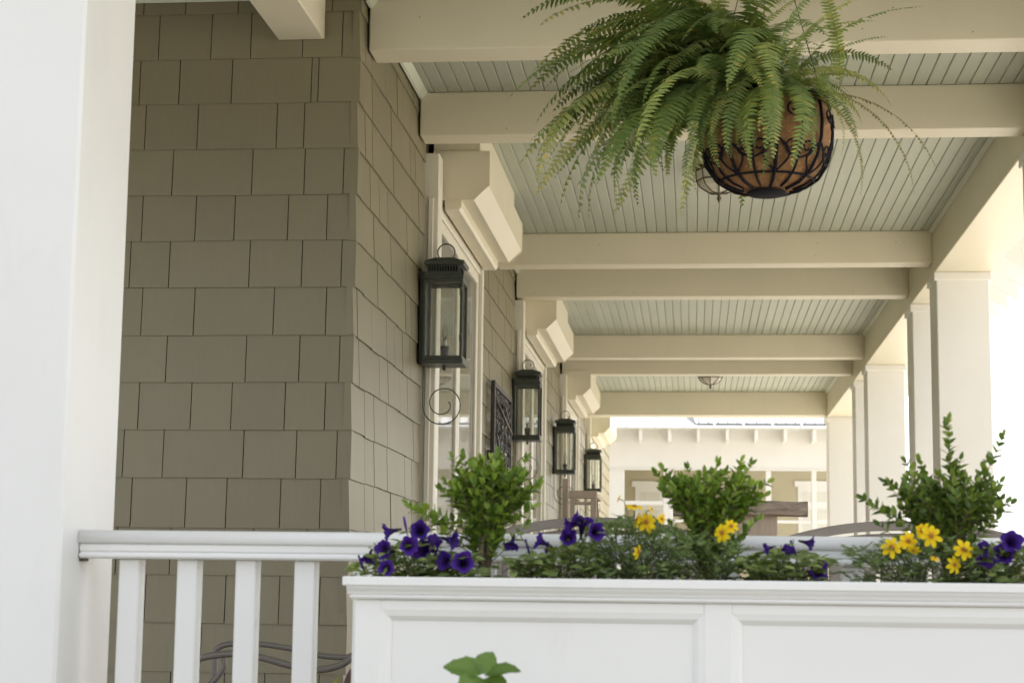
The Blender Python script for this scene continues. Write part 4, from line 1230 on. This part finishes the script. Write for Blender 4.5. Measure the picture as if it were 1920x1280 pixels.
# ------------------------------------------------------------------ bar tables and stools on the deck
def arched_chair(x0p, x1p, ypk, yend, Y, label):
    l = atY(x0p, yend, Y); r_ = atY(x1p, yend, Y); pk = atY((x0p+x1p)/2, ypk, Y)
    cx = (l.x+r_.x)/2; hw = (r_.x-l.x)/2; zt_ = pk.z; rise = zt_-l.z
    t = thing('arched_chair', label, 'chair', (cx, Y-.25, DZ), 'grey chairs with arched backs on the deck')
    crest = lambda u: zt_-rise*abs(u)**2.2
    def band(name, z_up, z_dn, y0, y1):
        n = 24; vs = []
        for i in range(n+1):
            u = -1+2*i/n; x = cx+hw*u; z = crest(u); bow = .05*u*u
            vs += [(x, Y+y0-bow, z-z_dn), (x, Y+y0-bow-.003, z-z_up-.004), (x, Y+y0-bow+.004, z-z_up), (x, Y+y1-bow, z-z_up-.002), (x, Y+y1-bow, z-z_dn)]
        fs = [(i*5+k, i*5+(k+1) % 5, (i+1)*5+(k+1) % 5, (i+1)*5+k) for i in range(n) for k in range(5)]+[tuple(range(5))[::-1], tuple(range(n*5, n*5+5))]
        return MB().add(vs, fs).build(name, 'tablegrey', t)
    band('crest_rail', 0, .026, 0, .030); band('back_rail', .034, .052, .004, .026); band('back_rail', .42, .46, .002, .028)
    for i in range(13):
        u = -.90+1.8*i/12; x = cx+hw*u; bow = .05*u*u
        MB().box(x-.017, Y+.010-bow, crest(0)-.42-rise*abs(u)**2.2, x+.017, Y+.022-bow, crest(u)-.052+.002, .002).build('slat', 'tablegrey', t)
    for u in (-.96, .96):
        x = cx+hw*u
        MB().box(x-.018, Y-.052, DZ, x+.018, Y-.022, crest(u)-.028, .003).build('leg', 'tablegrey', t)
        MB().box(x-.018, Y-.52, DZ, x+.018, Y-.485, DZ+.64, .003).build('leg', 'tablegrey', t)
        MB().box(x-.024, Y-.53, DZ+.641, x+.024, Y-.053, DZ+.665, .004).build('arm', 'tablegrey', t)
    for i in range(7):
        MB().box(cx-hw+.04, Y-.50+i*.062, DZ+.42, cx+hw-.04, Y-.446+i*.062, DZ+.44, .003).build('seat_slat', 'tablegrey', t)
arched_chair(925, 1312, 969, 999, 5.25, 'grey chair with an arched back behind the left petunias')
arched_chair(1480, 1912, 976, 1004, 5.05, 'grey chair with an arched back behind the right-hand shrub')

def bar_chair_rustic():
    Y = 6.6
    l = atY(1262, 950, Y); r_ = atY(1515, 950, Y)
    t = thing('rustic_bar_chair', 'bar chair with thick weathered wooden back rail, right of the middle shrub', 'chair', ((l.x+r_.x)/2, Y+.2, DZ))
    zt_, zb_ = atY(1450, 939, Y).z, atY(1450, 968, Y).z
    n = 16; mb = MB(); vs = []; rn = random.Random(4)
    for i in range(n+1):
        x = l.x+(r_.x-l.x)*i/n; bow = .045*(1-(2*i/n-1)**2)
        o1, o2 = rn.uniform(-.003, .003), rn.uniform(-.003, .003)
        vs += [(x, Y-bow, zb_+.006+o1), (x, Y-bow-.006, (zb_+zt_)/2+o2), (x, Y-bow+.004, zt_-.004+o2), (x, Y-bow+.05, zt_+o1), (x, Y-bow+.06, zb_+.004), (x, Y-bow+.03, zb_)]
    fs = [(i*6+k, i*6+(k+1) % 6, (i+1)*6+(k+1) % 6, (i+1)*6+k) for i in range(n) for k in range(6)]+[tuple(range(6))[::-1], tuple(range(n*6, n*6+6))]
    mb.add(vs, fs); mb.build('back_rail', 'weathered', t)
    x1 = atY(1458, 980, Y).x; x0 = l.x+(r_.x-x1)
    zl = atY(1450, 973, Y).z
    MB().box(x0, Y+.012, zl-.16, x1, Y+.035, zb_+.004, .003).build('back_panel', 'taupewood', t)
    for x in (x0+.02, x1-.02):
        MB().box(x-.02, Y+.036, DZ, x+.02, Y+.075, zb_+.003, .003).build('leg', 'weathered', t)
        MB().box(x-.02, Y+.40, DZ, x+.02, Y+.44, DZ+.74, .003).build('leg', 'weathered', t)
    MB().box(l.x+.03, Y+.0355, DZ+.741, r_.x-.03, Y+.46, DZ+.775, .004).build('seat', 'weathered', t)
bar_chair_rustic()
def bar_chair_taupe():
    Y0, Y1 = 8.6, 9.0
    P = lambda x, y, Y=Y0: atY(x, y, Y)
    t = thing('bar_chair', 'tall taupe wooden chair standing near the third lantern', 'chair', (P(1090, 950).x, Y0+.2, DZ))
    def post(name, xa, xb, ytop, Y, d=.03, slant=0.0):
        a = P(xa, ytop, Y); b_ = P(xb, ytop, Y)
        mb = MB(); z1_ = a.z
        vs = [(a.x+slant, Y, DZ), (b_.x+slant, Y, DZ), (b_.x+slant, Y+d, DZ), (a.x+slant, Y+d, DZ), (a.x, Y, z1_), (b_.x, Y, z1_), (b_.x, Y+d, z1_), (a.x, Y+d, z1_)]
        mb.add(vs, [(0, 1, 5, 4), (1, 2, 6, 5), (2, 3, 7, 6), (3, 0, 4, 7), (4, 5, 6, 7), (3, 2, 1, 0)]); mb.build(name, 'taupewood', t)
    post('back_post', 1055, 1065, 897, Y1); post('leg', 1069, 1077, 926, Y0)
    post('leg', 1107, 1118, 922, Y0); post('leg', 1112, 1120, 924, Y1, slant=.10)
    a = P(1066, 919); b_ = P(1120, 934)
    MB().box(a.x, Y0-.004, b_.z, b_.x, Y0+.036, a.z, .003).build('arm', 'taupewood', t)
    c = P(1072, 940); d_ = P(1112, 946)
    MB().box(c.x, Y0+.004, d_.z, d_.x, Y0+.028, c.z, .002).build('stretcher', 'taupewood', t)
    MB().box(a.x, Y0+.0365, b_.z+.005, a.x+.03, Y1-.001, a.z-.005, .003).box(b_.x-.03, Y0+.0365, b_.z+.005, b_.x, Y1-.001, a.z-.005, .003).build('side_rail', 'taupewood', t)
    MB().box(a.x-.005, Y0+.037, DZ+.70, b_.x, Y1-.002, DZ+.735, .003).build('seat', 'taupewood', t)
bar_chair_taupe()

# ------------------------------------------------------------------ neighbouring house beyond the porch end
NY = 31.0
nh = thing('neighbour_house', 'white neighbouring house with rafter tails and metal roof beyond the porch', 'house', (1.2, NY+2, GZ))
Q = lambda x, y, d=0: atY(x, y, NY+d)
zE = Q(1340, 805).z; zBm = Q(1340, 880).z; xL = Q(1128, 900).x; xR = Q(1640, 900).x
MB().box(xL, NY, zBm, xR, NY+.25, zE+.16, .01).build('fascia_wall', 'farwhite', nh)
MB().box(xL+.001, NY+.012, GZ, Q(1170, 900).x, NY+.27, zBm-.001, .01).build('wall_pier', 'farwhite', nh)
MB().box(xL-.002, NY-.015, zBm-.012, xR, NY-.001, zBm+.012).build('trim_band', 'farwhite', nh)
MB().box(xL+.3, NY+2.2, GZ, xR, NY+2.4, zE+.2).build('porch_wall', 'farolive', nh)
MB().box(xL+.0, NY+.30, GZ, xL+.28, NY+2.6, zE+.2).build('end_wall', 'farolive', nh)
MB().box(xL, NY-.02, GZ, xR, NY+2.2, GZ+.65).build('porch_base', 'farwhite', nh)
for xa, xb in ((1244, 1262), (1436, 1446), (1522, 1531), (1600, 1612)):
    MB().box(Q(xa, 900).x, NY+.05, GZ+.651, Q(xb, 900).x, NY+.15, zBm-.013, .006).build('post', 'farwhite', nh)
zr = Q(1210, 938).z
for xa, xb in ((1170, 1244), (1262, 1436), (1446, 1522), (1531, 1600)):
    MB().box(Q(xa, 900).x+.001, NY+.06, zr-.07, Q(xb, 900).x-.001, NY+.14, zr, .006).build('rail', 'farwhite', nh)
    MB().box(Q(xa, 900).x+.001, NY+.07, zr-.36, Q(xb, 900).x-.001, NY+.13, zr-.31, .006).build('rail', 'farwhite', nh)
for x0_, x1_ in ((1191, 1246), (1496, 1562)):
    a = Q(x0_, 912, 2.2); b_ = Q(x1_, 1010, 2.2)
    wn = link('window', MB().box(a.x, NY+2.185, b_.z, b_.x, NY+2.1995, a.z).mesh('window', 'farwhite'), nh)
    mid = (a.z+b_.z)/2+.1
    for zz0, zz1 in ((b_.z+.08, mid-.04), (mid+.04, a.z-.09)):
        link('pane', MB().box(a.x+.08, NY+2.180, zz0, b_.x-.08, NY+2.1845, zz1).mesh('pane', 'curtain'), wn)
    link('frame', MB().box(a.x-.06, NY+2.17, a.z, b_.x+.06, NY+2.198, a.z+.1).mesh('frame', 'farwhite'), wn)
# rafter tails, one under each seam
x = 1147
while x < 1640:
    p = Q(x, 805)
    MB().prism([(NY-.001, zE-.02), (NY-.001, zE-.24), (NY-.62, zE-.24), (NY-.66, zE-.058)], 'x', p.x, p.x+.05*1.05).build('rafter_tail', 'farwhite', nh)
    x += 53.2
sl_ = .42
MB().prism([(NY-.75, zE-.055), (NY-.75, zE-.022), (NY-.70, zE-.020), (NY+.1, zE+.21), (NY+.1, zE+.165)], 'x', xL-.3, xR).build('eave', 'farwhite', nh)
rf = MB(); hip = 1.2
yb, yt = NY-.74, NY+3.0
zb2, zt2 = zE-.018, zE-.018+3.74*sl_
rf.add([(xL-.32, yb, zb2), (xR, yb, zb2), (xR, yt, zt2), (xL-.32+3.0, yt, zt2)], [(0, 1, 2, 3)])
rf.add([(xL-.32, yb, zb2), (xL-.32+3.0, yt, zt2), (xL-.32, yt+3, zb2)], [(0, 1, 2)])
roof2 = rf.build('roof', 'whitemetal', nh)
for i in range(16):
    xs_ = Q(1179+i*53.2, 800).x
    y_end = min(yt, yb+(xs_-(xL-.32))*3.74/3.0)
    if y_end > yb+.1:
        MB().add([(xs_-.012, yb, zb2+.03), (xs_+.012, yb, zb2+.03), (xs_+.012, y_end, zb2+.03+(y_end-yb)*sl_), (xs_-.012, y_end, zb2+.03+(y_end-yb)*sl_),
                  (xs_-.012, yb, zb2), (xs_+.012, yb, zb2), (xs_+.012, y_end, zb2+(y_end-yb)*sl_), (xs_-.012, y_end, zb2+(y_end-yb)*sl_)],
                 [(0, 1, 2, 3), (0, 3, 7, 4), (1, 5, 6, 2), (0, 4, 5, 1)]).build('seam', 'whitemetal', roof2)
# raised grey sheet with seams: cast shade painted over the right roof part
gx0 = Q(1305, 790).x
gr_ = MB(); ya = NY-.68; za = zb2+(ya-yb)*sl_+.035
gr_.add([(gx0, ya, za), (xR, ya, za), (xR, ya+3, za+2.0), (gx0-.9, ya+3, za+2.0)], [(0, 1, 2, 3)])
gro = gr_.build('roof_shade_sheet', 'shaderoof', nh)
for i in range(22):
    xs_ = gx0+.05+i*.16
    MB().box(xs_, ya, za, xs_+.02, ya+.02, za+.03).build('seam', 'shaderoof', gro) if False else None
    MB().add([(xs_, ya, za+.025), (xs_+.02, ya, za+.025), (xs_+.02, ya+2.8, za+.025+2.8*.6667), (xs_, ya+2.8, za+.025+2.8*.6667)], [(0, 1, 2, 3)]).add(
        [(xs_, ya, za+.0), (xs_, ya, za+.025), (xs_, ya+2.8, za+.025+2.8*.6667), (xs_, ya+2.8, za+2.8*.6667)], [(0, 1, 2, 3)]).build('seam', 'shaderoof', gro)
for o in list(bpy.data.objects):
    if '_w' in o.keys(): del o['_w']
